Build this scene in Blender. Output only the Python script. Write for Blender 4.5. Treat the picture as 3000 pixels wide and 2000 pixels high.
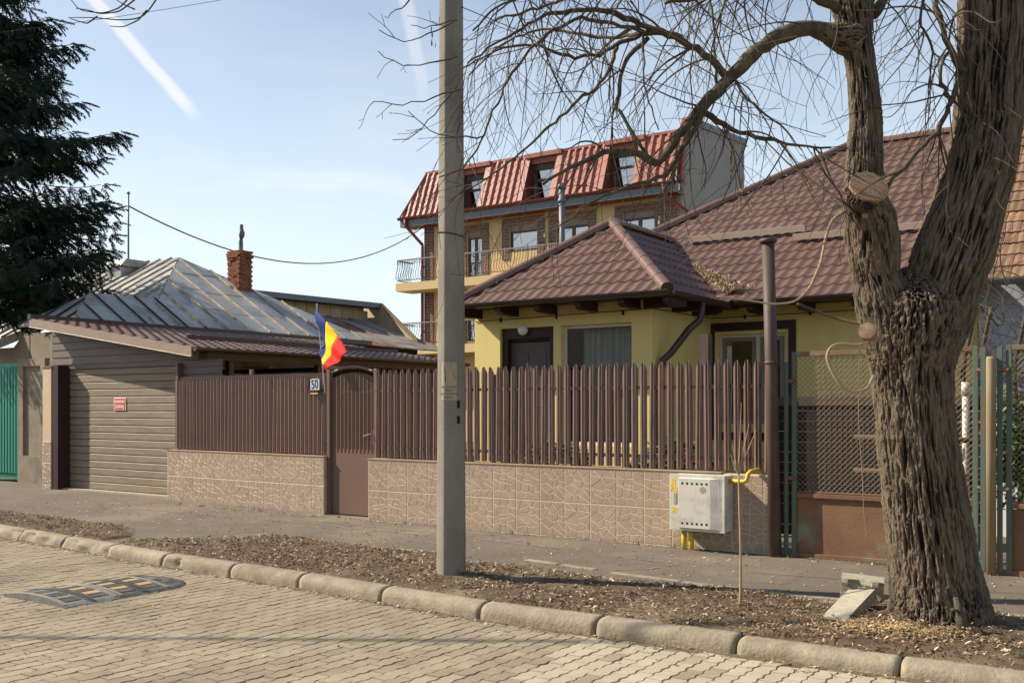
import bpy, bmesh, math, random
import numpy as np
from mathutils import Vector, Matrix
R = math.radians
random.seed(11)
for o in list(bpy.data.objects): bpy.data.objects.remove(o)
S = bpy.context.scene
COL = S.collection
# ------------------------------------------------------------------ camera
F, HV, CH = 2917.0, 1193.0, 1.6
ANG = math.pi - math.atan2(4290.0, F)
FW = np.array([math.cos(ANG), math.sin(ANG), 0.0]); RT = np.array([FW[1], -FW[0], 0.0]); UP = np.array([0, 0, 1.0])
CAM = np.array([0, 0, CH])
cd = bpy.data.cameras.new('camera'); cam = bpy.data.objects.new('camera', cd); COL.objects.link(cam)
cd.lens = 35.0; cd.sensor_width = 36.0; cd.shift_y = 193.0/3000; cd.clip_start = 0.05; cd.clip_end = 3000
cam.location = (0, 0, CH); cam.rotation_euler = (R(90), 0, ANG - R(90))
S.camera = cam
# ------------------------------------------------------------------ light
SAZ, SEL = R(180+21.5), R(38)            # direction towards the sun, measured from +x
SUN = Vector((math.cos(SAZ)*math.cos(SEL), math.sin(SAZ)*math.cos(SEL), math.sin(SEL)))
ld = bpy.data.lights.new('sun', 'SUN'); sun = bpy.data.objects.new('sun', ld); COL.objects.link(sun)
ld.energy = 5.0; ld.angle = R(0.55); ld.color = (1.0, 0.905, 0.75)
sun.rotation_euler = SUN.to_track_quat('Z', 'Y').to_euler()
sun.location = (-30, -15, 25)
S.view_settings.view_transform = 'Standard'; S.view_settings.look = 'None'
S.view_settings.exposure = 0.62; S.view_settings.gamma = 1.0; S.view_settings.use_curve_mapping = False

def ray(u, v): return F*FW + (u-1500)*RT + (HV-v)*UP
def P(u, v, ax, c):
    d = ray(u, v); i = 'xyz'.index(ax); t = (c-CAM[i])/d[i]; return CAM + t*d
def W(u, v, Z): return CAM + ray(u, v)*(Z/F)
def unit(v):
    v = np.array(v, float); return v/np.linalg.norm(v)

w = bpy.data.worlds.new('World'); S.world = w; w.use_nodes = True
nt = w.node_tree; nt.nodes.clear()
def wn(t, **k):
    n = nt.nodes.new(t)
    for a, b in k.items(): setattr(n, a, b)
    return n
def wmath(op, a, b=None, c=None, clamp=False):
    n = wn('ShaderNodeMath', operation=op, use_clamp=clamp)
    for i, x in enumerate((a, b, c)):
        if x is None: continue
        if hasattr(x, 'links'): nt.links.new(x, n.inputs[i])
        else: n.inputs[i].default_value = x
    return n.outputs[0]
def wdot(vec, d):
    n = wn('ShaderNodeVectorMath', operation='DOT_PRODUCT'); nt.links.new(vec, n.inputs[0]); n.inputs[1].default_value = tuple(d)
    return n.outputs['Value']
sky = wn('ShaderNodeTexSky', sky_type='NISHITA', sun_disc=False, sun_elevation=SEL, sun_rotation=math.atan2(SUN.x, SUN.y))
sky.altitude = 60; sky.air_density = 1.0; sky.dust_density = 0.7; sky.ozone_density = 1.3
tcw = wn('ShaderNodeTexCoord'); DIR = tcw.outputs['Generated']
nz = wn('ShaderNodeTexNoise'); nz.inputs['Scale'].default_value = 7; nz.inputs['Detail'].default_value = 6
mp = wn('ShaderNodeMapping'); mp.inputs['Scale'].default_value = (1, 1, 3.5); nt.links.new(DIR, mp.inputs[0]); nt.links.new(mp.outputs[0], nz.inputs['Vector'])
def smooth(x, a, b):
    n = wn('ShaderNodeMapRange', interpolation_type='SMOOTHSTEP'); nt.links.new(x, n.inputs[0])
    for i, q in enumerate((a, b, 0, 1)): n.inputs[i+1].default_value = q
    return n.outputs[0]
masks = []
def contrail(p, q, w0, amt, fade0, fade1, ragged):
    a, b = unit(ray(*p)), unit(ray(*q)); n = unit(np.cross(a, b)); t = unit(np.cross(n, a))
    d = wmath('ABSOLUTE', wmath('ADD', wdot(DIR, n), wmath('MULTIPLY', wmath('SUBTRACT', nz.outputs['Fac'], 0.5), ragged)))
    al = wdot(DIR, t)
    m = wmath('MULTIPLY', smooth(d, w0, w0*0.25), smooth(al, fade1, fade0))
    m = wmath('MULTIPLY', m, smooth(wdot(DIR, a), 0.0, 0.2))
    masks.append(wmath('MULTIPLY', m, amt))
contrail((275, 0), (520, 280), 0.0085, 0.8, 0.10, 0.135, 0.006)
contrail((1190, 0), (1262, 400), 0.011, 0.42, 0.03, 0.15, 0.014)
el = wdot(DIR, (0, 0, 1))
cl = wmath('MULTIPLY', smooth(nz.outputs['Fac'], 0.5, 0.72), wmath('MULTIPLY', smooth(el, 0.10, 0.17), smooth(el, 0.26, 0.20)))
masks.append(wmath('MULTIPLY', cl, 0.62))
nz2 = wn('ShaderNodeTexNoise'); nz2.inputs['Scale'].default_value = 2.2; nz2.inputs['Detail'].default_value = 5
nt.links.new(mp.outputs[0], nz2.inputs['Vector'])
masks.append(wmath('MULTIPLY', smooth(nz2.outputs['Fac'], 0.35, 0.75), 0.26))
hz = wmath('MULTIPLY', smooth(el, 0.55, 0.0), 0.85); tot = masks[0]
for m in masks[1:]: tot = wmath('MAXIMUM', tot, m)
mh = wn('ShaderNodeMix', data_type='RGBA'); nt.links.new(hz, mh.inputs[0]); nt.links.new(sky.outputs[0], mh.inputs[6]); mh.inputs[7].default_value = (6.9, 7.8, 8.4, 1)
mix = wn('ShaderNodeMix', data_type='RGBA'); nt.links.new(tot, mix.inputs[0]); nt.links.new(mh.outputs[2], mix.inputs[6]); mix.inputs[7].default_value = (7.0, 7.1, 7.2, 1)
bg = wn('ShaderNodeBackground'); bg.inputs[1].default_value = 0.093; nt.links.new(mix.outputs[2], bg.inputs[0])
nt.links.new(bg.outputs[0], wn('ShaderNodeOutputWorld').inputs[0])

# ------------------------------------------------------------------ helpers
def srgb(r, g, b):
    f = lambda c: (c/255/12.92) if c/255 <= 0.04045 else ((c/255+0.055)/1.055)**2.4
    return (f(r), f(g), f(b), 1)
def pmat(name, c1, c2=None, scale=3.0, stretch=(1, 1, 1), rough=0.8, metal=0.0, bump=0.0, bscale=30.0, bstretch=None, rnd=0.0,
         stain=None, stain_scale=1.2, stain_amt=0.5, detail=6.0, coat=0.0, spec=0.35, bdist=0.01):
    m = bpy.data.materials.new(name); m.use_nodes = True; t = m.node_tree; N = t.nodes; L = t.links
    b = N['Principled BSDF']; b.inputs['Roughness'].default_value = rough; b.inputs['Metallic'].default_value = metal
    b.inputs['Specular IOR Level'].default_value = spec
    if coat: b.inputs['Coat Weight'].default_value = coat
    g = N.new('ShaderNodeNewGeometry')
    def noise(sc, st, det=detail):
        mp = N.new('ShaderNodeMapping'); mp.inputs['Scale'].default_value = st; L.new(g.outputs['Position'], mp.inputs[0])
        n = N.new('ShaderNodeTexNoise'); n.inputs['Scale'].default_value = sc; n.inputs['Detail'].default_value = det; n.inputs['Roughness'].default_value = 0.6
        L.new(mp.outputs[0], n.inputs['Vector']); return n.outputs['Fac']
    col = None
    if c2 is not None:
        r = N.new('ShaderNodeValToRGB'); r.color_ramp.elements[0].position = 0.3; r.color_ramp.elements[1].position = 0.7
        r.color_ramp.elements[0].color = c1; r.color_ramp.elements[1].color = c2
        L.new(noise(scale, stretch), r.inputs[0]); col = r.outputs[0]
    if stain is not None:
        mx = N.new('ShaderNodeMix'); mx.data_type = 'RGBA'
        mr = N.new('ShaderNodeMapRange'); mr.inputs[1].default_value = 0.52; mr.inputs[2].default_value = 0.66; mr.inputs[4].default_value = stain_amt
        L.new(noise(stain_scale, stretch, 8), mr.inputs[0]); L.new(mr.outputs[0], mx.inputs[0])
        if col is not None: L.new(col, mx.inputs[6])
        else: mx.inputs[6].default_value = c1
        mx.inputs[7].default_value = stain; col = mx.outputs[2]
    if rnd:
        oi = N.new('ShaderNodeObjectInfo'); hs = N.new('ShaderNodeHueSaturation')
        mr = N.new('ShaderNodeMapRange'); mr.inputs[3].default_value = 1-rnd; mr.inputs[4].default_value = 1+rnd
        L.new(oi.outputs['Random'], mr.inputs[0]); L.new(mr.outputs[0], hs.inputs['Value'])
        if col is not None: L.new(col, hs.inputs['Color'])
        else: hs.inputs['Color'].default_value = c1
        col = hs.outputs[0]
    if col is None: b.inputs['Base Color'].default_value = c1
    else: L.new(col, b.inputs['Base Color'])
    if bump:
        bp = N.new('ShaderNodeBump'); bp.inputs['Strength'].default_value = bump; bp.inputs['Distance'].default_value = bdist
        L.new(noise(bscale, bstretch or stretch, 5), bp.inputs['Height']); L.new(bp.outputs[0], b.inputs['Normal'])
    m.diffuse_color = c1
    return m
def link(o, parent=None):
    COL.objects.link(o)
    if parent is not None:
        o.parent = parent; o.matrix_parent_inverse = WM[parent.name].inverted()
    WM[o.name] = o.matrix_basis.copy()
    return o
WM = {}
def mesh(name, verts, faces, mats, mi=None, smooth=False):
    me = bpy.data.meshes.new(name); me.from_pydata([tuple(map(float, v)) for v in verts], [], faces)
    for m in (mats if isinstance(mats, (list, tuple)) else [mats]): me.materials.append(m)
    if mi is not None: me.polygons.foreach_set('material_index', mi)
    if smooth: me.polygons.foreach_set('use_smooth', [True]*len(me.polygons))
    me.update(); return me
def put(name, me, parent=None, loc=(0, 0, 0), rot=(0, 0, 0), sc=None):
    o = bpy.data.objects.new(name, me); o.location = loc; o.rotation_euler = rot
    if sc is not None: o.scale = sc
    return link(o, parent)
def tag(o, label, cat, group=None, kind=None):
    if label: o['label'] = label
    if cat: o['category'] = cat
    if group: o['group'] = group
    if kind: o['kind'] = kind
    return o
def thing(name, label, cat, loc, group=None):
    o = bpy.data.objects.new(name, None); o.location = [float(c) for c in loc]; o.empty_display_size = 0.2
    o.matrix_basis = Matrix.Translation(o.location); link(o); WM[o.name] = Matrix.Translation(o.location)
    return tag(o, label, cat, group)
def struct(o): o['kind'] = 'structure'; return o
class MB:
    def __init__(s): s.v = []; s.f = []; s.m = []; s.cm = 0
    def add(s, vs, fs):
        n = len(s.v); s.v += [tuple(map(float, q)) for q in vs]; s.f += [tuple(n+i for i in f) for f in fs]; s.m += [s.cm]*len(fs); return s
    def box(s, x0, x1, y0, y1, z0, z1):
        return s.add([(x0, y0, z0), (x1, y0, z0), (x1, y1, z0), (x0, y1, z0), (x0, y0, z1), (x1, y0, z1), (x1, y1, z1), (x0, y1, z1)],
              [(0, 3, 2, 1), (4, 5, 6, 7), (0, 1, 5, 4), (1, 2, 6, 5), (2, 3, 7, 6), (3, 0, 4, 7)])
    def bar(s, a, b, wd, ht, upv=(0, 0, 1)):          # box beam from a to b
        a, b = np.array(a, float), np.array(b, float); d = unit(b-a); sd = np.cross(d, upv); sd = unit(sd); up = np.cross(sd, d)
        q = []
        for c in (a, b):
            for i, j in ((-1, -1), (1, -1), (1, 1), (-1, 1)): q.append(c+sd*wd/2*i+up*ht/2*j)
        return s.add(q, [(3, 2, 1, 0), (4, 5, 6, 7), (0, 1, 5, 4), (1, 2, 6, 5), (2, 3, 7, 6), (3, 0, 4, 7)])
    def tube(s, pts, rad, n=6, cap=True):
        pts = [np.array(p, float) for p in pts]; k = len(pts)
        if not hasattr(rad, '__len__'): rad = [rad]*k
        ref = None; vs = []
        for i in range(k):
            d = pts[min(i+1, k-1)]-pts[max(i-1, 0)]; d = d/(np.linalg.norm(d)+1e-9)
            if ref is None: ref = np.array([0, 0, 1.0]) if abs(d[2]) < 0.9 else np.array([1.0, 0, 0])
            a = ref-d*ref.dot(d); a = a/(np.linalg.norm(a)+1e-9); b = np.cross(d, a); ref = a
            for j in range(n):
                t = 2*math.pi*j/n; vs.append(pts[i]+(a*math.cos(t)+b*math.sin(t))*rad[i])
        fs = [(i*n+j, i*n+(j+1) % n, (i+1)*n+(j+1) % n, (i+1)*n+j) for i in range(k-1) for j in range(n)]
        if cap: fs += [tuple(range(n-1, -1, -1)), tuple(range((k-1)*n, k*n))]
        return s.add(vs, fs)
    def prism(s, poly, vec):
        poly = [np.array(p, float) for p in poly]; vec = np.array(vec, float); n = len(poly)
        return s.add(poly+[p+vec for p in poly], [tuple(range(n-1, -1, -1)), tuple(range(n, 2*n))]+[(i, (i+1) % n, n+(i+1) % n, n+i) for i in range(n)])
    def poly(s, pts): return s.add(pts, [tuple(range(len(pts)))])
    def grid(s, fn, nu, nv):
        vs = [fn(i/nu, j/nv) for j in range(nv+1) for i in range(nu+1)]
        return s.add(vs, [(j*(nu+1)+i, j*(nu+1)+i+1, (j+1)*(nu+1)+i+1, (j+1)*(nu+1)+i) for j in range(nv) for i in range(nu)])
    def me(s, name, mats, smooth=False): return mesh(name, s.v, s.f, mats, s.m, smooth)
    def build(s, name, mats, parent=None, smooth=False): return put(name, s.me(name, mats, smooth), parent)
def bevel(o, wd, seg=2):
    m = o.modifiers.new('bevel', 'BEVEL'); m.width = wd; m.segments = seg; m.limit_method = 'ANGLE'; m.angle_limit = R(40); return o
# vectorised value noise
def _h(ix, iy, iz):
    n = (ix*374761393 + iy*668265263 + iz*1274126177) & 0xffffffff
    n = ((n ^ (n >> 13))*1274126177) & 0xffffffff
    return ((n ^ (n >> 16)) & 0xffff)/65535.0
def vnoise(x, y, z):
    x, y, z = [np.asarray(a, float) for a in np.broadcast_arrays(x, y, z)]
    ix, iy, iz = [np.floor(a).astype(np.int64) for a in (x, y, z)]
    fx, fy, fz = x-ix, y-iy, z-iz
    fx, fy, fz = [a*a*(3-2*a) for a in (fx, fy, fz)]
    r = 0
    for dx in (0, 1):
        for dy in (0, 1):
            for dz in (0, 1):
                r = r+_h(ix+dx, iy+dy, iz+dz)*np.where(dx, fx, 1-fx)*np.where(dy, fy, 1-fy)*np.where(dz, fz, 1-fz)
    return r
def fbm(x, y, z, o=4): return sum(vnoise(x*2**i, y*2**i, z*2**i+i*7.3)*0.5**(i+1) for i in range(o))
from mathutils import noise as _mn
def snoise(x, y, z): return 0.5+0.5*_mn.noise((x, y, z))
def sfbm(x, y, z, o=4): return sum((0.5+0.55*_mn.noise((x*2**i+3.1*i, y*2**i, z*2**i+i*7.3)))*0.5**(i+1) for i in range(o))
def clip2(poly, n, c):                              # keep n.p <= c
    out = []
    for i, p in enumerate(poly):
        q = poly[(i+1) % len(poly)]; a, b = n[0]*p[0]+n[1]*p[1]-c, n[0]*q[0]+n[1]*q[1]-c
        if a <= 0: out.append(p)
        if a*b < 0: t = a/(a-b); out.append((p[0]+(q[0]-p[0])*t, p[1]+(q[1]-p[1])*t))
    return out
def inset2(poly, d):
    r = poly; ar = sum(p[0]*q[1]-q[0]*p[1] for p, q in zip(poly, poly[1:]+poly[:1]))
    sg = 1 if ar > 0 else -1
    for p, q in zip(poly, poly[1:]+poly[:1]):
        ex, ey = q[0]-p[0], q[1]-p[1]; l = math.hypot(ex, ey)
        if l < 1e-6: continue
        n = (sg*ey/l, -sg*ex/l); r = clip2(r, n, n[0]*p[0]+n[1]*p[1]-d)
        if len(r) < 3: return None
    return r
def text_mesh(name, body, size, mat, bold=0.0):
    c = bpy.data.curves.new(name, 'FONT'); c.body = body; c.size = size; c.align_x = 'CENTER'; c.align_y = 'CENTER'; c.extrude = 0.0006; c.offset = bold
    o = bpy.data.objects.new(name, c); COL.objects.link(o); bpy.context.view_layer.update()
    me = bpy.data.meshes.new_from_object(o.evaluated_get(bpy.context.evaluated_depsgraph_get())); bpy.data.objects.remove(o)
    me.materials.clear(); me.materials.append(mat); return me
def wall(mb, x0, x1, z0, z1, opens, to3, depth):    # a wall face with real openings and reveals; to3(x, z, d) -> 3d
    xs = sorted({x0, x1, *[o[0] for o in opens], *[o[1] for o in opens]}); zs = sorted({z0, z1, *[o[2] for o in opens], *[o[3] for o in opens]})
    for i in range(len(xs)-1):
        for j in range(len(zs)-1):
            cx, cz = (xs[i]+xs[i+1])/2, (zs[j]+zs[j+1])/2
            if any(o[0] < cx < o[1] and o[2] < cz < o[3] for o in opens): continue
            mb.poly([to3(xs[i], zs[j], 0), to3(xs[i+1], zs[j], 0), to3(xs[i+1], zs[j+1], 0), to3(xs[i], zs[j+1], 0)])
    for a, b, c, d in opens:
        q = [(a, c), (b, c), (b, d), (a, d)]
        for (p0, p1) in zip(q, q[1:]+q[:1]): mb.poly([to3(*p0, 0), to3(*p1, 0), to3(*p1, depth), to3(*p0, depth)])

# ------------------------------------------------------------------ materials
M = {}
M['paver'] = pmat('paver', srgb(156, 143, 120), srgb(135, 123, 103), 3, rough=0.9, bump=0.35, bscale=120, rnd=0.14, stain=srgb(108, 97, 82), stain_scale=0.9, stain_amt=0.6)
M['paver_new'] = pmat('paver_new', srgb(176, 165, 142), srgb(162, 151, 129), 5, rough=0.9, bump=0.25, bscale=160, rnd=0.06)
M['joint'] = pmat('joint', srgb(112, 96, 76), srgb(88, 76, 60), 20, rough=1, bump=0.6, bscale=90)
M['kerb'] = pmat('kerb', srgb(160, 148, 126), srgb(130, 119, 101), 7, rough=0.95, bump=0.9, bscale=38, rnd=0.07, stain=srgb(112, 98, 78), stain_scale=4, stain_amt=0.55)
M['asphalt'] = pmat('asphalt', srgb(118, 107, 94), srgb(100, 91, 81), 1.4, rough=0.95, bump=0.9, bscale=130, stain=srgb(136, 124, 106), stain_scale=0.7, stain_amt=0.8)
M['soil'] = pmat('soil', srgb(106, 88, 68), srgb(76, 62, 48), 9, rough=1, bump=1.0, bscale=60, stain=srgb(132, 116, 92), stain_scale=1.3, stain_amt=0.75)
M['ground'] = pmat('ground', srgb(110, 102, 80), srgb(92, 90, 62), 0.6, rough=1)
M['yard'] = pmat('yard', srgb(88, 92, 52), srgb(110, 96, 70), 3, rough=1, bump=0.8, bscale=30)
for i, c in enumerate([(156, 134, 106), (128, 106, 82), (98, 80, 62), (204, 186, 156), (76, 62, 50)]):
    M['chip%d' % i] = pmat('chip%d' % i, srgb(*c), rough=0.9)
M['stone'] = pmat('stone', srgb(168, 147, 126), srgb(152, 131, 112), 8, rough=0.5, bump=0.15, bscale=60, rnd=0.05, stain=srgb(178, 158, 136), stain_scale=7, stain_amt=0.5)
M['grout'] = pmat('grout', srgb(216, 201, 179), srgb(200, 184, 162), 10, rough=0.8)
M['coping'] = pmat('coping', srgb(166, 142, 116), srgb(140, 120, 98), 5, rough=0.8, bump=0.3, bscale=50)
M['concrete'] = pmat('concrete', srgb(150, 143, 130), srgb(118, 112, 104), 2.2, (1, 1, 0.5), rough=0.9, bump=0.5, bscale=70, bstretch=(1, 1, 1), stain=srgb(104, 99, 92), stain_scale=1.6, stain_amt=0.5)
M['rawconcrete'] = pmat('rawconcrete', srgb(178, 170, 150), srgb(150, 142, 124), 14, rough=1, bump=1.0, bscale=60)
M['brown'] = pmat('brown', srgb(113, 79, 64), srgb(101, 70, 57), 3, rough=0.5, spec=1.0, rnd=0.06, bump=0.08, bscale=40)
M['brownold'] = pmat('brownold', srgb(115, 81, 66), srgb(99, 69, 56), 4, (6, 6, 1), rough=0.5, spec=1.0, rnd=0.08, stain=srgb(60, 42, 35), stain_scale=6, stain_amt=0.7)
M['browngate'] = pmat('browngate', srgb(112, 86, 74), srgb(104, 80, 69), 2, rough=0.45, spec=0.5)
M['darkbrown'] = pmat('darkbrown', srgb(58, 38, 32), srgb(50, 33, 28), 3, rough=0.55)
M['rooftile'] = pmat('rooftile', srgb(103, 78, 68), srgb(90, 67, 59), 1.6, rough=0.5, spec=0.42, rnd=0.09, bump=0.12, bscale=20, stain=srgb(122, 98, 84), stain_scale=2.0, stain_amt=0.45)
M['cap'] = pmat('cap', srgb(116, 86, 72), srgb(102, 76, 64), 3, rough=0.36, spec=0.55)
M['guard'] = pmat('guard', srgb(172, 152, 134), srgb(160, 142, 126), 2, rough=0.5)
M['gutter'] = pmat('gutter', srgb(70, 52, 45), srgb(58, 43, 38), 2, rough=0.38, spec=0.5)
M['yellow'] = pmat('yellow', srgb(224, 203, 134), srgb(216, 194, 124), 2.2, (2.5, 2.5, 0.5), rough=0.9, bump=0.2, bscale=120, stain=srgb(202, 184, 126), stain_scale=0.8, stain_amt=0.5)
M['white'] = pmat('white', srgb(205, 198, 186), rough=0.5)
M['curtain'] = pmat('curtain', srgb(226, 222, 214), srgb(190, 186, 178), 4, (8, 8, 1), rough=0.9)
M['door'] = pmat('door', srgb(92, 80, 78), srgb(84, 74, 72), 2, rough=0.5)
M['dark'] = pmat('dark', srgb(26, 23, 21), rough=0.9)
M['lampglass'] = pmat('lampglass', srgb(225, 222, 214), rough=0.25, spec=0.5)
def glass(name, tint, refl=0.10, rough=0.02):
    m = bpy.data.materials.new(name); m.use_nodes = True; t = m.node_tree; t.nodes.clear()
    o = t.nodes.new('ShaderNodeOutputMaterial'); mx = t.nodes.new('ShaderNodeMixShader'); a = t.nodes.new('ShaderNodeBsdfTransparent'); g = t.nodes.new('ShaderNodeBsdfGlossy')
    a.inputs[0].default_value = tint; g.inputs['Roughness'].default_value = rough
    fr = t.nodes.new('ShaderNodeFresnel'); fr.inputs[0].default_value = 1.5; ad = t.nodes.new('ShaderNodeMath'); ad.operation = 'ADD'; ad.use_clamp = True; ad.inputs[1].default_value = refl
    t.links.new(fr.outputs[0], ad.inputs[0]); t.links.new(ad.outputs[0], mx.inputs[0]); t.links.new(a.outputs[0], mx.inputs[1]); t.links.new(g.outputs[0], mx.inputs[2]); t.links.new(mx.outputs[0], o.inputs[0])
    return m
M['glass'] = glass('glass', (0.85, 0.88, 0.87, 1), 0.03)
M['glass_far'] = glass('glass_far', (0.25, 0.27, 0.28, 1), 0.45)
M['garage'] = pmat('garage', srgb(148, 134, 114), srgb(124, 112, 96), 3.2, (1, 1, 7), rough=0.6, spec=0.3, bump=0.2, bscale=40, bstretch=(1, 1, 8))
M['siding'] = pmat('siding', srgb(112, 98, 88), srgb(98, 86, 78), 2.5, (1, 1, 6), rough=0.5, bump=0.15, bscale=20)
M['fascia'] = pmat('fascia', srgb(160, 138, 118), srgb(146, 126, 108), 2, rough=0.45, spec=0.45)
M['cream'] = pmat('cream', srgb(206, 182, 150), srgb(196, 170, 138), 3, rough=0.9, bump=0.2, bscale=80)
M['plaster'] = pmat('plaster', srgb(150, 138, 118), srgb(128, 118, 102), 2.5, rough=0.95, bump=0.7, bscale=60, stain=srgb(104, 96, 84), stain_scale=2, stain_amt=0.6)
M['beigewall'] = pmat('beigewall', srgb(158, 148, 128), srgb(138, 130, 112), 1.5, rough=0.95, bump=0.3, bscale=40)
M['greenpaint'] = pmat('greenpaint', srgb(48, 132, 112), srgb(42, 120, 100), 2, rough=0.45)
M['tin'] = pmat('tin', srgb(182, 178, 171), srgb(154, 153, 150), 1.5, rough=0.45, metal=0.2, rnd=0.08, stain=srgb(112, 116, 120), stain_scale=1.6, stain_amt=0.6, bump=0.1, bscale=6)
M['seam'] = pmat('seam', srgb(196, 186, 166), srgb(140, 130, 116), 6, rough=0.6, metal=0.2)
M['rust_tin'] = pmat('rust_tin', srgb(150, 142, 130), srgb(128, 120, 112), 2, rough=0.7, stain=srgb(122, 66, 38), stain_scale=0.7, stain_amt=1.0, rnd=0.1)
M['annexwall'] = pmat('annexwall', srgb(170, 152, 120), srgb(150, 134, 106), 2, rough=0.7, metal=0.2, rnd=0.08)
M['brick'] = pmat('brick', srgb(146, 92, 70), srgb(122, 78, 62), 9, rough=0.95, rnd=0.22, bump=0.6, bscale=60, stain=srgb(84, 60, 50), stain_scale=3, stain_amt=0.5)
M['mortar'] = pmat('mortar', srgb(150, 130, 110), rough=1)
M['redroof'] = pmat('redroof', srgb(156, 92, 76), srgb(146, 84, 70), 1.0, rough=0.5, rnd=0.03, spec=0.4)
M['redtrim'] = pmat('redtrim', srgb(122, 54, 48), srgb(112, 50, 45), 1, rough=0.5)
M['redend'] = pmat('redend', srgb(160, 66, 68), rough=0.5)
M['ochre'] = pmat('ochre', srgb(206, 180, 134), srgb(196, 170, 126), 0.6, rough=0.9)
M['greywall'] = pmat('greywall', srgb(160, 152, 146), srgb(150, 143, 138), 0.7, rough=0.95)
def brickmat(name, c1, c2, mo, bw, bh, axis):
    m = bpy.data.materials.new(name); m.use_nodes = True; t = m.node_tree; b = t.nodes['Principled BSDF']; b.inputs['Roughness'].default_value = 0.9
    g = t.nodes.new('ShaderNodeNewGeometry'); sx = t.nodes.new('ShaderNodeSeparateXYZ'); cb = t.nodes.new('ShaderNodeCombineXYZ'); k = t.nodes.new('ShaderNodeTexBrick')
    t.links.new(g.outputs['Position'], sx.inputs[0]); t.links.new(sx.outputs[axis], cb.inputs[0]); t.links.new(sx.outputs['Z'], cb.inputs[1]); t.links.new(cb.outputs[0], k.inputs['Vector'])
    k.inputs['Color1'].default_value = c1; k.inputs['Color2'].default_value = c2; k.inputs['Mortar'].default_value = mo; k.inputs['Scale'].default_value = 1
    k.inputs['Brick Width'].default_value = bw; k.inputs['Row Height'].default_value = bh; k.inputs['Mortar Size'].default_value = 0.012
    t.links.new(k.outputs['Color'], b.inputs['Base Color']); return m
M['clinker'] = brickmat('clinker', srgb(120, 88, 78), srgb(104, 76, 70), srgb(146, 128, 116), 0.42, 0.14, 'X')
M['winframe'] = pmat('winframe', srgb(78, 64, 58), rough=0.5)
M['shutter'] = pmat('shutter', srgb(130, 118, 108), rough=0.6)
M['iron'] = pmat('iron', srgb(96, 82, 74), srgb(74, 62, 58), 8, rough=0.6)
M['greypipe'] = pmat('greypipe', srgb(104, 108, 112), rough=0.5, metal=0.3)
M['rustgate'] = pmat('rustgate', srgb(130, 98, 74), srgb(112, 82, 62), 3, rough=0.8, bump=0.5, bscale=90, stain=srgb(128, 140, 116), stain_scale=2.3, stain_amt=0.75)
M['postbrown'] = pmat('postbrown', srgb(88, 70, 63), srgb(74, 58, 53), 4, (3, 3, 0.6), rough=0.6, spec=0.35, stain=srgb(104, 92, 88), stain_scale=3, stain_amt=0.5)
M['greengate'] = pmat('greengate', srgb(84, 106, 94), srgb(100, 106, 90), 4, (2, 2, 1), rough=0.7, bump=0.3, bscale=60, stain=srgb(122, 94, 70), stain_scale=3, stain_amt=0.95)
M['wire'] = pmat('wire', srgb(132, 118, 102), srgb(126, 98, 78), 12, rough=0.7)
M['creampost'] = pmat('creampost', srgb(152, 136, 106), srgb(132, 114, 88), 3, (2, 2, 0.7), rough=0.7, stain=srgb(104, 132, 112), stain_scale=2.4, stain_amt=0.6, bump=0.3, bscale=50)
M['boxwhite'] = pmat('boxwhite', srgb(206, 202, 190), srgb(192, 188, 176), 5, rough=0.55, bump=0.25, bscale=160, bstretch=(1, 1, 0.02), stain=srgb(164, 156, 140), stain_scale=5, stain_amt=0.5)
M['gaspipe'] = pmat('gaspipe', srgb(206, 178, 62), srgb(188, 160, 56), 6, rough=0.5)
M['spray'] = pmat('spray', srgb(232, 190, 40), rough=0.7)
M['rubber'] = pmat('rubber', srgb(84, 81, 77), srgb(64, 62, 60), 8, rough=0.7, bump=0.4, bscale=80, stain=srgb(112, 106, 96), stain_scale=3.5, stain_amt=0.6)
M['rubberworn'] = pmat('rubberworn', srgb(126, 124, 117), srgb(104, 103, 98), 8, rough=0.7, bump=0.4, bscale=80)
M['roadyellow'] = pmat('roadyellow', srgb(186, 152, 104), srgb(160, 134, 98), 10, rough=0.8)
def barkmat(name, lo, hi):
    m = bpy.data.materials.new(name); m.use_nodes = True; t = m.node_tree; b = t.nodes['Principled BSDF']; b.inputs['Roughness'].default_value = 0.95; b.inputs['Specular IOR Level'].default_value = 0.15
    at = t.nodes.new('ShaderNodeAttribute'); at.attribute_name = 'ridge'; r = t.nodes.new('ShaderNodeValToRGB')
    r.color_ramp.elements[0].color = lo; r.color_ramp.elements[0].position = 0.15; r.color_ramp.elements[1].color = hi; r.color_ramp.elements[1].position = 0.85
    g = t.nodes.new('ShaderNodeNewGeometry'); mp = t.nodes.new('ShaderNodeMapping'); mp.inputs['Scale'].default_value = (1, 1, 0.25); n = t.nodes.new('ShaderNodeTexNoise'); n.inputs['Scale'].default_value = 45; n.inputs['Detail'].default_value = 5
    t.links.new(g.outputs['Position'], mp.inputs[0]); t.links.new(mp.outputs[0], n.inputs['Vector'])
    ad = t.nodes.new('ShaderNodeMath'); ad.operation = 'MULTIPLY_ADD'; ad.inputs[1].default_value = 0.7; t.links.new(n.outputs['Fac'], ad.inputs[0])
    sb = t.nodes.new('ShaderNodeMath'); sb.operation = 'SUBTRACT'; sb.inputs[1].default_value = 0.35; t.links.new(at.outputs['Fac'], sb.inputs[0]); t.links.new(sb.outputs[0], ad.inputs[2])
    t.links.new(ad.outputs[0], r.inputs[0]); t.links.new(r.outputs[0], b.inputs['Base Color'])
    bp = t.nodes.new('ShaderNodeBump'); bp.inputs['Strength'].default_value = 0.8; bp.inputs['Distance'].default_value = 0.012; t.links.new(n.outputs['Fac'], bp.inputs['Height']); t.links.new(bp.outputs[0], b.inputs['Normal'])
    return m
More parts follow.
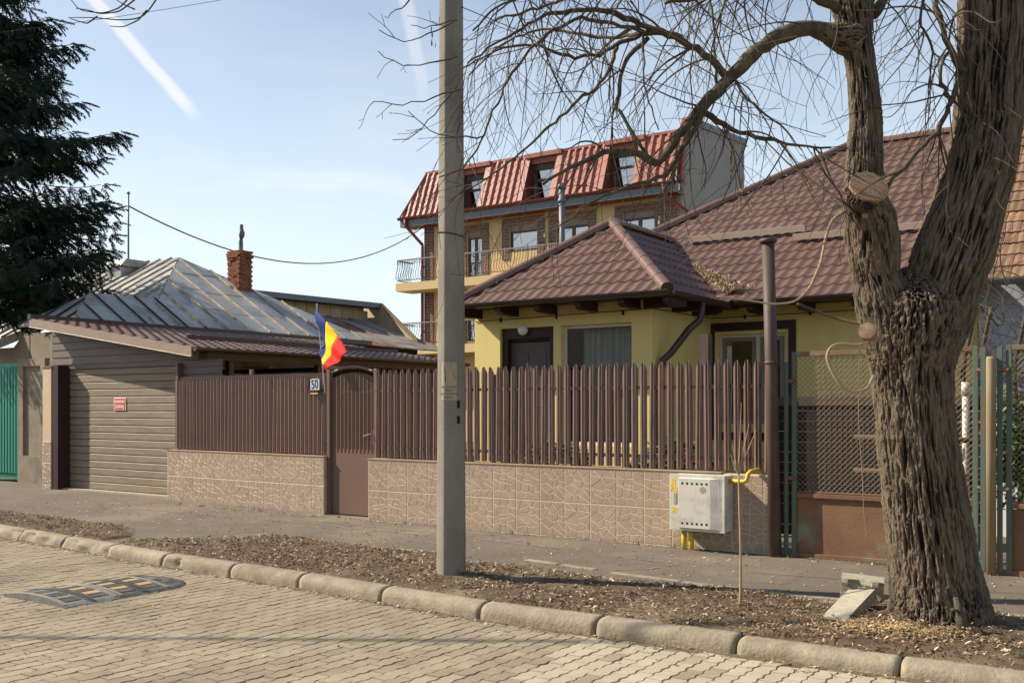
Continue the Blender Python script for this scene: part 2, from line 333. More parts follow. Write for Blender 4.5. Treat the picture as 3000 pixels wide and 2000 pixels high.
M['bark'] = barkmat('bark', srgb(34, 28, 24), srgb(112, 99, 84))
M['limb'] = pmat('limb', srgb(96, 86, 68), srgb(66, 58, 46), 16, rough=0.95, bump=1.0, bscale=45, stain=srgb(118, 112, 84), stain_scale=9, stain_amt=0.5)
M['twig'] = pmat('twig', srgb(88, 76, 60), srgb(64, 55, 44), 6, rough=0.85)
M['paletwig'] = pmat('paletwig', srgb(168, 148, 118), srgb(146, 128, 100), 6, rough=0.8)
M['cutwood'] = pmat('cutwood', srgb(152, 128, 102), srgb(124, 98, 76), 9, rough=0.9, bump=0.4, bscale=70)
M['keys'] = pmat('keys', srgb(150, 118, 84), srgb(126, 98, 70), 8, rough=0.9)
M['needle'] = pmat('needle', srgb(54, 72, 54), srgb(36, 52, 42), 2.2, rough=0.6, spec=0.3)
M['sprucebark'] = pmat('sprucebark', srgb(70, 56, 46), rough=0.95)
M['cable'] = pmat('cable', srgb(38, 36, 34), rough=0.6)
M['blue'] = pmat('blue', srgb(30, 62, 132), srgb(26, 56, 122), 5, rough=0.75)
M['flagyellow'] = pmat('flagyellow', srgb(252, 214, 20), rough=0.75)
M['flagred'] = pmat('flagred', srgb(226, 34, 28), rough=0.75)
M['stick'] = pmat('stick', srgb(190, 190, 190), rough=0.3, metal=0.6)
M['plate'] = pmat('plate', srgb(205, 208, 210), srgb(188, 190, 192), 14, rough=0.35, spec=0.5)
M['platetext'] = pmat('platetext', srgb(30, 52, 84), rough=0.5)
M['signred'] = pmat('signred', srgb(206, 72, 62), srgb(198, 66, 58), 8, rough=0.5)
M['signtext'] = pmat('signtext', srgb(240, 226, 214), rough=0.5)
M['signfaded'] = pmat('signfaded', srgb(232, 178, 158), rough=0.5)
M['decal'] = pmat('decal', srgb(168, 158, 134), srgb(156, 146, 124), 20, rough=0.8)
M['decalorange'] = pmat('decalorange', srgb(168, 128, 94), rough=0.8)
M['decaltext'] = pmat('decaltext', srgb(116, 110, 102), rough=0.8)
M['claytile'] = pmat('claytile', srgb(138, 106, 82), srgb(110, 86, 68), 5, rough=0.95, rnd=0.18, bump=0.4, bscale=40, stain=srgb(112, 96, 74), stain_scale=2.5, stain_amt=0.7)
M['shadewall'] = pmat('shadewall', srgb(164, 168, 176), srgb(154, 158, 166), 1.0, rough=0.95)  # blue-grey of the shade is put into the wall colour
M['litwall'] = pmat('litwall', srgb(226, 224, 220), rough=0.9)  # white stands for sunlight on the lower part of the same wall
M['oldboard'] = pmat('oldboard', srgb(46, 40, 36), srgb(34, 30, 27), 5, (1, 6, 1), rough=0.95, rnd=0.2)
M['leafgreen'] = pmat('leafgreen', srgb(84, 104, 56), srgb(64, 86, 46), 4, rough=0.7)
M['sawdust'] = pmat('sawdust', srgb(206, 176, 128), srgb(186, 156, 112), 20, rough=1)
M['darkroof'] = pmat('darkroof', srgb(84, 74, 70), srgb(70, 62, 58), 2, rough=0.8)
M['wood'] = pmat('wood', srgb(92, 78, 60), srgb(74, 62, 48), 4, (8, 8, 1), rough=0.9)

# ------------------------------------------------------------------ ground, road, kerb, pavement
def sheet(name, pts, z, mat): return struct(put(name, mesh(name, [(x, y, z) for x, y in pts], [tuple(range(len(pts)))], mat)))
sheet('ground', [(-900, -900), (900, -900), (900, 900), (-900, 900)], -0.06, M['ground'])
KP = [(-40, 8.6), (-20, 7.25), (-11.6, 6.58), (-8.55, 6.3), (-6.5, 6.22), (-4.4, 6.06), (-2.4, 6.12), (0, 6.2), (4, 6.25), (30, 6.3)]
def ky(x):
    for (a, b), (c, d) in zip(KP, KP[1:]):
        if a <= x <= c: return b+(d-b)*(x-a)/(c-a)
    return KP[-1][1]
road = sheet('road', [(-40, -7), (30, -7)]+[(x, y+0.06) for x, y in reversed(KP)], -0.014, M['joint'])
# zigzag interlocking pavers, long side across the road
PL, PW = 0.225, 0.1125
def zig():
    q = []; per = PL/2
    for k in range(2):
        for t, s in ((0.0, -1), (0.30, -1), (0.5, 1), (0.8, 1)): q.append((k*per+t*per, s))
    q.append((PL, -1)); return q
def paver_geo(g=0.0045, a=0.012):
    side = zig(); out = [(PW/2-g+s*a/2, min(max(t, g), PL-g)) for t, s in side]; left = [(-PW/2+g+s*a/2, min(max(t, g), PL-g)) for t, s in side]
    ring = out+left[::-1]; n = len(ring); cx, cy = 0, PL/2
    vs = [(x, y-cy, -0.015) for x, y in ring]+[(x*0.955, (y-cy)*0.975, 0.0) for x, y in ring]
    fs = [tuple(range(n, 2*n))]+[(i, (i+1) % n, n+(i+1) % n, n+i) for i in range(n)]
    return vs, fs
pv, pf = paver_geo()
pme = mesh('paver', pv, pf, M['paver']); pme2 = mesh('paver', pv, pf, M['paver_new'])
rng = random.Random(3); spots = []
nx = int((2.0+17)/PW)
for i in range(nx):
    x = -17+i*PW
    for j in range(int(5.4/PL)):
        y = 1.15+j*PL+(PL/2 if i % 2 else 0)
        if y-PL/2 > ky(x)+0.02: continue
        d = np.array([x, y, 0])-CAM; Z = d@FW
        vis = False
        if Z > 0.5:
            u = 1500+F*(d@RT)/Z; v = HV-F*d[2]/Z; vis = -20 < u < 3020 and v < 2030
        spots.append((Z if vis else 99+Z, x, y))
spots.sort()
bulk = MB(); bulk2 = MB()
for k, (Z, x, y) in enumerate(spots):
    dz = rng.uniform(-0.0022, 0.0018); rx, ry, rz = rng.gauss(0, 0.010), rng.gauss(0, 0.012), rng.gauss(0, 0.012)
    new = (x > -3.62+0.3*(6.1-y) and y > 4.2 and x > -4.0) and rng.random() < 0.93
    if k < 300:
        put('paver', pme2 if new else pme, road, (x, y, dz), (rx, ry, rz))
    else:
        m = Matrix.Translation((x, y, dz)) @ Matrix.Rotation(rz, 4, 'Z') @ Matrix.Rotation(ry, 4, 'Y') @ Matrix.Rotation(rx, 4, 'X')
        (bulk2 if new else bulk).add([m @ Vector(q) for q in pv], pf)
bulk.m = [0]*len(bulk.f); n0 = len(bulk.f); bulk.cm = 1; bulk.add(bulk2.v, bulk2.f)
o = bulk.build('paver_field', [M['paver'], M['paver_new']], road); o['kind'] = 'stuff'
# kerb: one stone after another
kerb = thing('kerb', None, None, (-5, 6.15, 0)); kerb['kind'] = 'structure'
kx = [-13.7, -12.72, -11.68, -10.62, -9.6, -8.55, -7.47, -6.52, -5.48, -4.42, -3.44, -2.42, -1.42, -0.4, 0.62, 1.64]
kprof = [(0.0, -0.05), (0.0, 0.03), (0.003, 0.06), (0.012, 0.085), (0.03, 0.104), (0.055, 0.115), (0.09, 0.121), (0.125, 0.122), (0.165, 0.123), (0.172, 0.02)]
for k in range(len(kx)-1):
    x0, x1 = kx[k]+0.011, kx[k+1]-0.011; nn = 26; vs = []; broken = k in (1, 2, 3) or k == 5
    hs = 0.98 if kx[k] < -2.6 else 0.86
    for i in range(nn+1):
        x = x0+(x1-x0)*i/nn; e = min(i, nn-i)/nn
        rd = 0.004 if e < 0.01 else 0
        for j, (a, z) in enumerate(kprof):
            n1 = (sfbm(x*16, j*1.3+k*5, z*30, 4))-0.47
            b = 0.0
            if broken and 1 <= j <= 4: b = max(0, (sfbm(x*3.1+k, z*9, 2.0, 3))-0.36)*0.20*(1 if k != 5 else (1 if i < 7 else 0.1))
            vs.append((x, ky(x)+a+n1*(0.022 if broken else 0.013)+rd+b, z*hs+n1*0.006-rd*0.6-(b*0.2)))
    np_ = len(kprof); fs = [(i*np_+j, (i+1)*np_+j, (i+1)*np_+j+1, i*np_+j+1) for i in range(nn) for j in range(np_-1)]
    fs += [tuple(range(np_)), tuple(range(nn*np_+np_-1, nn*np_-1, -1))]
    put('kerb_stone', mesh('kerb_stone', vs, fs, M['kerb'], None, True), kerb)
# pavement (asphalt) from kerb to the walls
pav = MB(); NX, NY = 190, 30
def pavf(a, b):
    x = -40+70*a; y0 = ky(x)+0.14; y = y0+(11.6-y0)*b
    return (x, y, 0.105+0.02*b+((sfbm(x*1.3, y*1.3, 0.5, 3))-0.44)*0.035)
pav.grid(pavf, NX*2, NY); o = struct(pav.build('pavement', M['asphalt'], None, True))
PAV = o
# asphalt patch seams and concrete edging stones flush with the pavement
def pz(x, y):
    y0 = ky(x)+0.14; return 0.105+0.02*(y-y0)/(11.6-y0)+((sfbm(x*1.3, y*1.3, 0.5, 3))-0.44)*0.035
rng = random.Random(5)
for (ax, ay), (bx, by) in [((-5.35, 8.12), (-4.95, 8.06)), ((-4.9, 8.05), (-4.5, 7.98)), ((-4.3, 7.92), (-3.6, 7.86)), ((-3.58, 7.85), (-2.85, 7.80)), ((-2.83, 7.79), (-2.1, 7.84)), ((-2.08, 7.85), (-1.3, 7.93)), ((-1.28, 7.93), (-0.4, 8.0))]:
    mb = MB(); z = pz((ax+bx)/2, (ay+by)/2); mb.bar((ax, ay, z-0.022), (bx, by, z-0.022), 0.075, 0.06)
    bevel(mb.build('edging_stone', M['kerb'], PAV), 0.006)
def crack(pts, wd, mat, nm):
    mb = MB(); q = []
    for (a, b), (c, d) in zip(pts, pts[1:]):
        n = max(2, int(math.hypot(c-a, d-b)/0.06))
        q += [(a+(c-a)*i/n+rng.gauss(0, 0.01), b+(d-b)*i/n+rng.gauss(0, 0.01)) for i in range(n)]
    q.append(pts[-1])
    for (a, b), (c, d) in zip(q, q[1:]):
        l = math.hypot(c-a, d-b)+1e-6; nx_, ny_ = -(d-b)/l*wd/2, (c-a)/l*wd/2
        if rng.random() < 0.12: continue
        mb.poly([(a-nx_, b-ny_, pz(a, b)+0.005), (c-nx_, d-ny_, pz(c, d)+0.005), (c+nx_, d+ny_, pz(c, d)+0.005), (a+nx_, b+ny_, pz(a, b)+0.005)])
    o = mb.build(nm, mat, PAV)
crack([(-14.2, 8.9), (-11.4, 9.0), (-9.2, 9.05), (-6.6, 8.95)], 0.022, M['kerb'], 'pavement_seam')
crack([(-10.6, 9.55), (-9.9, 9.3), (-7.3, 9.2), (-5.4, 8.9)], 0.016, M['kerb'], 'pavement_seam')
crack([(-4.55, 8.75), (-4.0, 8.7), (-4.1, 8.3), (-4.35, 8.05)], 0.02, M['kerb'], 'pavement_seam')
crack([(-9.9, 6.7), (-9.4, 7.9), (-9.1, 8.4)], 0.02, M['kerb'], 'pavement_seam')
crack([(-3.4, 8.6), (-1.9, 8.8), (0.5, 8.9)], 0.012, M['soil'], 'pavement_seam')
# planting strip: earth with wood chips and dead leaves
def strip_in(x, y):
    yk = ky(x)+0.14
    if -9.75 < x < 3.2:
        top = 7.72+0.30*((sfbm(x*1.1, 3.3, 0, 3))-0.45)*2+(0.25 if x < -6 else 0.0)-max(0, -8.6-x)*0.9
        return min((y-yk)/0.10, (top-y)/0.16)
    if -14.6 < x < -10.1:
        top = 7.75+0.5*((sfbm(x*1.4, 9.1, 0, 3))-0.5)-max(0, x+11.2)*0.55
        return min((y-yk)/0.10, (top-y)/0.22, (x+14.6)/0.5)
    return -1
def soil_z(x, y):
    e = min(1.0, max(-0.5, strip_in(x, y)))
    return pz(x, y)+0.034*e-0.014+((sfbm(x*4, y*4, 7, 4))-0.47)*0.07*max(e, 0)+0.05*math.exp(-((x+5.236)**2+(y-6.85)**2)/0.10)+0.09*math.exp(-((x+1.4)**2+(y-7.2)**2)/0.35)
for nm, xa, xb in (('soil_strip', -10.0, 3.2), ('verge', -14.7, -10.0)):
    mb = MB(); n1, n2 = int((xb-xa)/0.06), 34
    mb.grid(lambda a, b: (xa+(xb-xa)*a, ky(xa+(xb-xa)*a)+0.135+1.75*b, soil_z(xa+(xb-xa)*a, ky(xa+(xb-xa)*a)+0.135+1.75*b)), n1, n2)
    struct(mb.build(nm, M['soil'], None, True))
lit = MB(); rng = random.Random(8); cnt = 0
def chip(mb, x, y, z, l, wd, az, tl, rl, curl):
    d = np.array([math.cos(az)*math.cos(tl), math.sin(az)*math.cos(tl), math.sin(tl)]); s = np.array([-math.sin(az), math.cos(az), rl]); c = np.array([x, y, z])
    a, b = c-d*l/2, c+d*l/2; m = c+np.array([0, 0, curl*l])
    mb.add([a-s*wd/2, a+s*wd/2, m+s*wd/2*1.25, m-s*wd/2*1.25, b+s*wd/4, b-s*wd/4], [(0, 3, 2, 1), (3, 5, 4, 2)])
for k in range(34000):
    if rng.random() < 0.82: x = rng.uniform(-9.9, 2.8)
    else: x = rng.uniform(-14.6, -10.0)
    y = ky(x)+0.10+rng.random()*1.75; e = strip_in(x, y)
    if e < 0 and rng.random() > (0.10 if e > -0.5 else 0.0): continue
    if snoise(x*1.7, y*2.6, 4.0) < rng.uniform(0.15, 0.62): continue
    lit.cm = rng.choices(range(5), (22, 28, 26, 12, 12))[0]
    chip(lit, x, y, soil_z(x, y)+rng.uniform(0.003, 0.022), rng.uniform(0.015, 0.052), rng.uniform(0.003, 0.010), rng.uniform(0, 6.28), rng.gauss(0, 0.35), rng.gauss(0, 0.5), rng.gauss(0.08, 0.1))
# strays on pavement, along the wall, on kerb foot and road
for k in range(3600):
    t = rng.random()
    if t < 0.5: x = rng.uniform(-15, 1); y = rng.uniform(7.6, 9.8); z = pz(x, y)+0.008
    elif t < 0.72: x = rng.uniform(-13, 1); y = 9.72-abs(rng.gauss(0, 0.06)); z = pz(x, y)+0.01
    elif t < 0.92: x = rng.uniform(-12, 1); y = ky(x)-abs(rng.gauss(0, 0.07)); z = 0.008
    else: x = rng.uniform(-11, -1); y = rng.uniform(3.2, 6.1); z = 0.006
    lit.cm = rng.choices(range(5), (30, 24, 14, 26, 6))[0]
    chip(lit, x, y, z, rng.uniform(0.015, 0.05), rng.uniform(0.004, 0.011), rng.uniform(0, 6.28), rng.gauss(0, 0.15), rng.gauss(0, 0.3), rng.gauss(0.06, 0.08))
for k in range(90):
    x = rng.uniform(-13.5, 2.0); y = ky(x)+rng.uniform(0.25, 1.4)
    if strip_in(x, y) < 0.1: continue
    lit.cm = rng.choice((2, 4, 1)); a = rng.uniform(0, 6.28); l = rng.uniform(0.08, 0.32); z = soil_z(x, y)+0.012
    lit.tube([(x, y, z), (x+math.cos(a)*l*0.5, y+math.sin(a)*l*0.5, z+rng.uniform(0, 0.02)), (x+math.cos(a+0.2)*l, y+math.sin(a+0.2)*l, z+rng.uniform(-0.005, 0.03))], [0.004, 0.0035, 0.002], 4, False)
o = lit.build('leaf_litter', [M['chip%d' % i] for i in range(5)]); tag(o, 'wood chips and dead leaves strewn over the planting strip and pavement', 'leaf litter', None, 'stuff')
wd = MB(); rng = random.Random(19)
for k in range(70):
    x = rng.uniform(-14, 2); y = ky(x)+rng.uniform(0.2, 1.5)
    if rng.random() < 0.3: y = 9.70
    elif strip_in(x, y) < 0.05: continue
    z = (soil_z(x, y) if y < 9 else pz(x, y))+0.004
    for j in range(rng.randint(6, 16)):
        a = rng.uniform(0, 6.28); l = rng.uniform(0.02, 0.07); ox, oy = x+rng.gauss(0, 0.025), y-abs(rng.gauss(0, 0.02)); tx, ty = ox+math.cos(a)*l*0.5, oy+math.sin(a)*l*0.5; sx_, sy_ = -math.sin(a)*0.003, math.cos(a)*0.003
        wd.add([(ox-sx_, oy-sy_, z), (ox+sx_, oy+sy_, z), (tx, ty, z+l)], [(0, 1, 2)])
tag(wd.build('grass_tufts', M['leafgreen']), 'small grass tufts in the planting strip and along the wall foot', 'grass', None, 'stuff')
saw = MB(); rng = random.Random(9)
for k in range(2600):
    a, r = rng.uniform(0, 6.28), abs(rng.gauss(0, 0.27)); x, y = -1.62+r*math.cos(a)*1.5, 6.72+r*math.sin(a)*0.55
    if y < ky(x)+0.10: continue
    chip(saw, x, y, soil_z(x, y)+rng.uniform(0.004, 0.014), rng.uniform(0.008, 0.022), rng.uniform(0.004, 0.009), rng.uniform(0, 6.28), rng.gauss(0, 0.3), 0, 0.05)
tag(saw.build('sawdust', M['sawdust']), 'pale sawdust scattered on the soil in front of the big tree', 'sawdust', None, 'stuff')
# mud in the gutter where the pavers meet the kerb
mud = MB(); rng = random.Random(10)
mud.grid(lambda a, b: (-13+15*a, ky(-13+15*a)-0.16+0.17*b, -0.012+0.016*b+0.03*((sfbm((-13+15*a)*2.6, b*1.5, 3, 4))-0.42)), 300, 6)
struct(mud.build('gutter_dirt', M['joint'], None, True))
sheet('yard', [(-40, 11.3), (30, 11.3), (30, 60), (-40, 60)], 0.12, M['yard'])

# ------------------------------------------------------------------ speed bump
sb = thing('speed_bump', 'black rubber speed bump with worn yellow reflector plates on the paved road', 'speed bump', (-7.86, 5.1, 0))
bx0, bx1, bh = -8.32, -7.41, 0.052
def arch(t): return bh*(1-(2*t-1)**2)**0.75 if 0 < t < 1 else 0.0
for k, (ya, yb) in enumerate(((4.56, 5.062), (5.068, 5.57))):
    mb = MB(); n = 28
    prof = [(bx0+(bx1-bx0)*i/n, arch(i/n)+0.004) for i in range(n+1)]
    mb.prism([(x, ya, 0.0) for x, z in (prof[0],)]+[(x, ya, z) for x, z in prof]+[(bx1, ya, 0.0)], (0, yb-ya, 0))
    mod = mb.build('bump_module', M['rubberworn'] if k == 0 else M['rubber'], sb)
    for ys in (ya+0.012, ya+0.034, yb-0.034, yb-0.012):
        rb = MB(); rb.tube([(x, ys, z+0.002) for x, z in prof[1:-1]], 0.006, 5); rb.build('rib', M['rubberworn'], mod)
    tr = MB()
    for i in range(24):
        t = (i+1)/25; x = bx0+(bx1-bx0)*t
        tr.bar((x-0.02, (ya+yb)/2-0.035, arch(t)+0.005), (x+0.012, (ya+yb)/2+0.035, arch(t)+0.005), 0.012, 0.012)
    tr.build('tread', M['rubberworn'], mod)
    for side in (0, 1):
        y0 = ya+0.055 if side == 0 else (ya+yb)/2+0.05; y1 = (ya+yb)/2-0.05 if side == 0 else yb-0.055
        for i in range(8):
            t0, t1 = 0.08+i*0.105, 0.08+i*0.105+0.085; pl = MB()
            pp = [(bx0+(bx1-bx0)*(t0+(t1-t0)*q/4), arch(t0+(t1-t0)*q/4)+0.0085) for q in range(5)]
            yel = i % 2 == (0 if side else 0)
            if k == 0 and side == 0: mat = M['rubberworn'] if yel else M['rubber']
            else: mat = M['roadyellow'] if yel else M['rubber']
            pl.grid(lambda a, b: (pp[int(round(a*4))][0], y0+(y1-y0)*b, pp[int(round(a*4))][1]), 4, 1)
            pl.build('reflector_plate' if mat == M['roadyellow'] else 'grip_plate', mat, mod)
mb = MB()
def capf(r, a):
    t = a*math.pi; x = (bx0+bx1)/2-(bx1-bx0)/2*math.cos(t)*r; y = 5.575+0.345*math.sin(t)*r
    return (x, y, 0.004+bh*max(0.0, (1-r**2.6))*(0.75+0.25*math.cos(t)**2)*(1+0.10*math.sin(r*22))+0.002*math.sin(r*22))
mb.grid(capf, 24, 28); mb.build('end_cap', M['rubber'], sb, True)

# ------------------------------------------------------------------ front walls with flagstone tiles, picket fences, gate
TW, TH = 0.336, 0.395
def stone_tile(seed, w_=TW, h_=TH):
    r = random.Random(seed); g = 0.004; pts = []
    for i in range(4):
        for j in range(5): pts.append(((i+0.5+r.uniform(-0.46, 0.46))*w_/4, (j+0.5+r.uniform(-0.46, 0.46))*h_/5))
    r.shuffle(pts); pts = pts[:15]
    mb = MB(); mb.cm = 1; mb.box(g/2, w_-g/2, -0.001, 0.012, g/2, h_-g/2); mb.cm = 0
    for a in pts:
        poly = [(g, g), (w_-g, g), (w_-g, h_-g), (g, h_-g)]
        for b in pts:
            if b is a: continue
            n = (b[0]-a[0], b[1]-a[1]); poly = clip2(poly, n, (b[0]**2+b[1]**2-a[0]**2-a[1]**2)/2)
            if len(poly) < 3: break
        if len(poly) < 3: continue
        p1 = inset2(poly, 0.0026); p2 = inset2(poly, 0.0058) if p1 else None
        if not p2 or len(p1) != len(p2):
            if p1 and len(p1) >= 3: mb.add([(x, -0.0025, z) for x, z in p1], [tuple(range(len(p1)))])
            continue
        n = len(p1); mb.add([(x, -0.0008, z) for x, z in p1]+[(x, -0.0038, z) for x, z in p2], [tuple(range(n, 2*n))]+[(i, (i+1) % n, n+(i+1) % n, n+i) for i in range(n)])
    return mb
TILES = [stone_tile(s).me('stone_tile', [M['stone'], M['grout']]) for s in (21, 22, 23)]
def cut_tile(seed, w_, h_): return stone_tile(seed, w_, h_).me('stone_tile', [M['stone'], M['grout']])
class Fr:                                            # frame along a line in plan
    def __init__(s, a, b):
        s.a = np.array(a, float); d = np.array(b, float)-s.a; s.L = float(np.linalg.norm(d)); s.d = d/s.L; s.n = np.array([s.d[1], -s.d[0]]); s.rz = math.atan2(s.d[1], s.d[0])
    def p(s, t, o, z): q = s.a+s.d*t+s.n*o; return (q[0], q[1], z)      # o > 0 is towards the street
def fbox(mb, fr, t0, t1, o0, o1, z0, z1):
    q = [fr.p(t0, o1, z0), fr.p(t1, o1, z0), fr.p(t1, o0, z0), fr.p(t0, o0, z0), fr.p(t0, o1, z1), fr.p(t1, o1, z1), fr.p(t1, o0, z1), fr.p(t0, o0, z1)]
    return mb.add(q, [(0, 3, 2, 1), (4, 5, 6, 7), (0, 1, 5, 4), (1, 2, 6, 5), (2, 3, 7, 6), (3, 0, 4, 7)])
def stone_wall(root, fr, z0, z1, seed, ret=(), tiles_to=None):
    r = random.Random(seed)
    core = MB(); fbox(core, fr, 0.012, fr.L-0.012, -0.19, -0.013, -0.05, z1-0.012); core.build('wall_core', M['grout'], root)
    t = 0.0; k = 0
    while t < fr.L-0.05:
        wd = min(TW, fr.L-t)
        for row in range(2):
            zb = z1-0.012-TH*(row+1)
            if wd < TW-0.01: put('stone_tile', cut_tile(40+k+row, wd, TH), root, fr.p(t, 0, zb), (0, 0, fr.rz))
            else:
                flip = r.random() < 0.5; me = r.choice(TILES)
                if flip: put('stone_tile', me, root, fr.p(t+TW, -0.0, zb+TH), (math.pi, 0, fr.rz+math.pi)) if False else put('stone_tile', me, root, fr.p(t, 0, zb+TH), (0, 0, fr.rz), (1, 1, -1))
                else: put('stone_tile', me, root, fr.p(t, 0, zb), (0, 0, fr.rz))
        put('skirting_tile', cut_tile(70+k, wd, z1-0.012-2*TH-0.02), root, fr.p(t, 0, 0.02), (0, 0, fr.rz))
        t += TW; k += 1
    for e in ret:
        tt = fr.L+0.001 if e == 1 else -0.001
        for row in range(2):
            me = cut_tile(90+row, 0.19, TH); a = fr.p(tt, 0, z1-0.012-TH*(row+1)) if e == 1 else fr.p(tt, -0.19, z1-0.012-TH*(row+1))
            put('stone_tile', me, root, a, (0, 0, fr.rz+(math.pi/2 if e == 1 else -math.pi/2)))
    cp = MB(); fbox(cp, fr, -0.008, fr.L+0.008 if tiles_to is None else tiles_to, -0.20, 0.012, z1-0.012, z1+0.004)
    bevel(cp.build('coping', M['coping'], root), 0.004)
PROF = [(0, 0.001), (0.023, 0.009), (0.040, -0.008), (0.042, -0.001), (0.053, 0.003), (0.079, -0.020)]
def picket_me(wd, h, mat, tip=0.075, flat=False):
    k = wd/0.079; xs = [(a*k, -b) for a, b in PROF]; mb = MB(); n = len(xs)
    def top(x):
        e = min(x, wd-x)/(wd/2); return h-tip*max(0.0, 1-e/0.66)-0.006*abs(x-wd/2)/wd if not flat else h
    fine = []
    for (a, b), (c, d) in zip(xs, xs[1:]): fine += [(a+(c-a)*t_, b+(d-b)*t_) for t_ in (0, 0.33, 0.66)]
    fine.append(xs[-1]); n = len(fine)
    vs = [(a, b, 0) for a, b in fine]+[(a, b, top(a)) for a, b in fine]
    back = [(a, b+0.0022, z) for a, b, z in vs]
    f = [(i, i+1, n+i+1, n+i) for i in range(n-1)]
    mb.add(vs, f); mb.add(back, [tuple(reversed(q)) for q in f]); return mb.me('picket', mat)
def rivet(mb, p): mb.tube([np.array(p)+[0, 0.004, 0], np.array(p)-[0, 0.004, 0]], 0.006, 6)
# left section
FL = Fr((-13.50, 10.06), (-9.90, 9.93))
fl = thing('picket_fence', 'dark brown metal picket fence on stone-tiled low wall between garage door and gate', 'fence', FL.p(FL.L/2, -0.1, 0.1))
stone_wall(fl, FL, 0.12, 0.925, 1, ret=(1,))
pk = [picket_me(0.072, 1.13, M['brown'])]
n = 40; r = random.Random(4)
for i in range(n):
    t = 0.17+i*(FL.L-0.17-0.10)/(n-1)
    if n-4 <= i <= n-3: pass
    h = 1.0 if i not in (n-4, n-3) else 0.80
    put('picket', pk[0], fl, FL.p(t-0.036, -0.075, 0.945), (r.gauss(0, 0.004), r.gauss(0, 0.005), FL.rz), (1, 1, h*r.uniform(0.992, 1.006)))
bs = MB(); fbox(bs, FL, 0.15, FL.L-0.06, -0.125, -0.121, 0.95, 2.085); bs.build('backing_sheet', M['darkbrown'], fl)
for z in (1.12, 1.82):
    q = MB(); fbox(q, FL, 0.12, FL.L-0.03, -0.118, -0.08, z, z+0.03); q.build('rail', M['darkbrown'], fl)
q = MB(); fbox(q, FL, 0.10, 0.155, -0.14, -0.085, 0.92, 2.10); q.build('fence_post', M['browngate'], fl)
q = MB(); fbox(q, FL, 1.83, 1.88, -0.20, -0.15, 0.2, 2.17); q.build('fence_post', M['browngate'], fl)
# right section
FRR = Fr((-8.935, 9.775), (-3.505, 9.755))
fr_ = thing('picket_fence', 'brown metal picket fence with peeling paint in front of the yellow house', 'fence', FRR.p(FRR.L/2, -0.1, 0.1))
stone_wall(fr_, FRR, 0.12, 0.925, 2, tiles_to=4.93)
pk2 = [picket_me(0.074, 1.145, M['brownold'], 0.075), picket_me(0.074, 1.148, M['brownold'], 0.07)]
n = 50
for i in range(n):
    t = 0.10+i*(FRR.L-0.13)/(n-1)
    put('picket', r.choice(pk2), fr_, FRR.p(t-0.04, -0.07, 0.945), (r.gauss(0, 0.005), r.gauss(0, 0.0045), FRR.rz), (1, 1, r.uniform(0.996, 1.004)))
for z in (1.05, 1.80):
    q = MB(); fbox(q, FRR, 0.05, FRR.L, -0.115, -0.075, z, z+0.035); q.build('rail', M['darkbrown'], fr_)
for t in (1.9, 3.7):
    q = MB(); fbox(q, FRR, t, t+0.05, -0.17, -0.12, 0.2, 2.0); q.build('fence_post', M['brownold'], fr_)
# gate
GA = Fr((-9.90, 9.99), (-8.90, 9.96))
ga = thing('gate', 'brown metal garden gate with arched top tube and slatted upper half', 'gate', GA.p(0.5, 0, 0.1))
for t in (0.0, GA.L-0.105):
    q = MB(); fbox(q, GA, t, t+0.058, -0.05, 0.008, 0.1, 2.115); bevel(q.build('gate_post', M['browngate'], ga), 0.003)
g0, g1 = 0.075, GA.L-0.118
q = MB(); fbox(q, GA, g0, g1, -0.035, -0.031, 0.14, 1.02); q.build('lower_sheet', M['browngate'], ga)
q = MB(); fbox(q, GA, g0, g0+0.035, -0.05, -0.0355, 0.13, 2.0); fbox(q, GA, g1-0.035, g1, -0.05, -0.0355, 0.13, 2.0); fbox(q, GA, g0, g1, -0.05, -0.0355, 1.0, 1.04); fbox(q, GA, g0, g1, -0.05, -0.0355, 1.8, 1.83); q.build('leaf_frame', M['browngate'], ga)
for i in range(11):
    t = g0+0.006+i*(g1-g0-0.08)/10; c = (t+0.03-(g0+g1)/2)/((g1-g0)/2); h = 1.015+0.075*(1-c*c)
    me = MB(); k = 0.062/0.079; xs = [(a*k, -b) for a, b in PROF]; nn = len(xs)
    me.add([(a, b, 0) for a, b in xs]+[(a, b, h+0.012*(0.031-a)*c/0.031) for a, b in xs], [(j, j+1, nn+j+1, nn+j) for j in range(nn-1)])
    put('slat', me.me('slat', M['browngate']), ga, GA.p(t, -0.031, 0.985), (0, 0, GA.rz))
q = MB(); q.tube([GA.p(0.058+(GA.L-0.163)*i/14, -0.02, 2.075+0.075*math.sin(math.pi*i/14)) for i in range(15)], 0.019, 8); q.build('arch_tube', M['browngate'], ga, True)
h = MB(); tt = GA.L-0.13; fbox(h, GA, tt-0.02, tt+0.02, -0.03, -0.02, 1.10, 1.30); hd = h.build('lock_plate', M['browngate'], ga)
h = MB(); h.tube([GA.p(tt, -0.02, 1.24), GA.p(tt, 0.035, 1.24), GA.p(tt-0.03, 0.045, 1.24), GA.p(tt-0.12, 0.045, 1.215)], 0.009, 6); h.build('handle', M['coping'], hd)
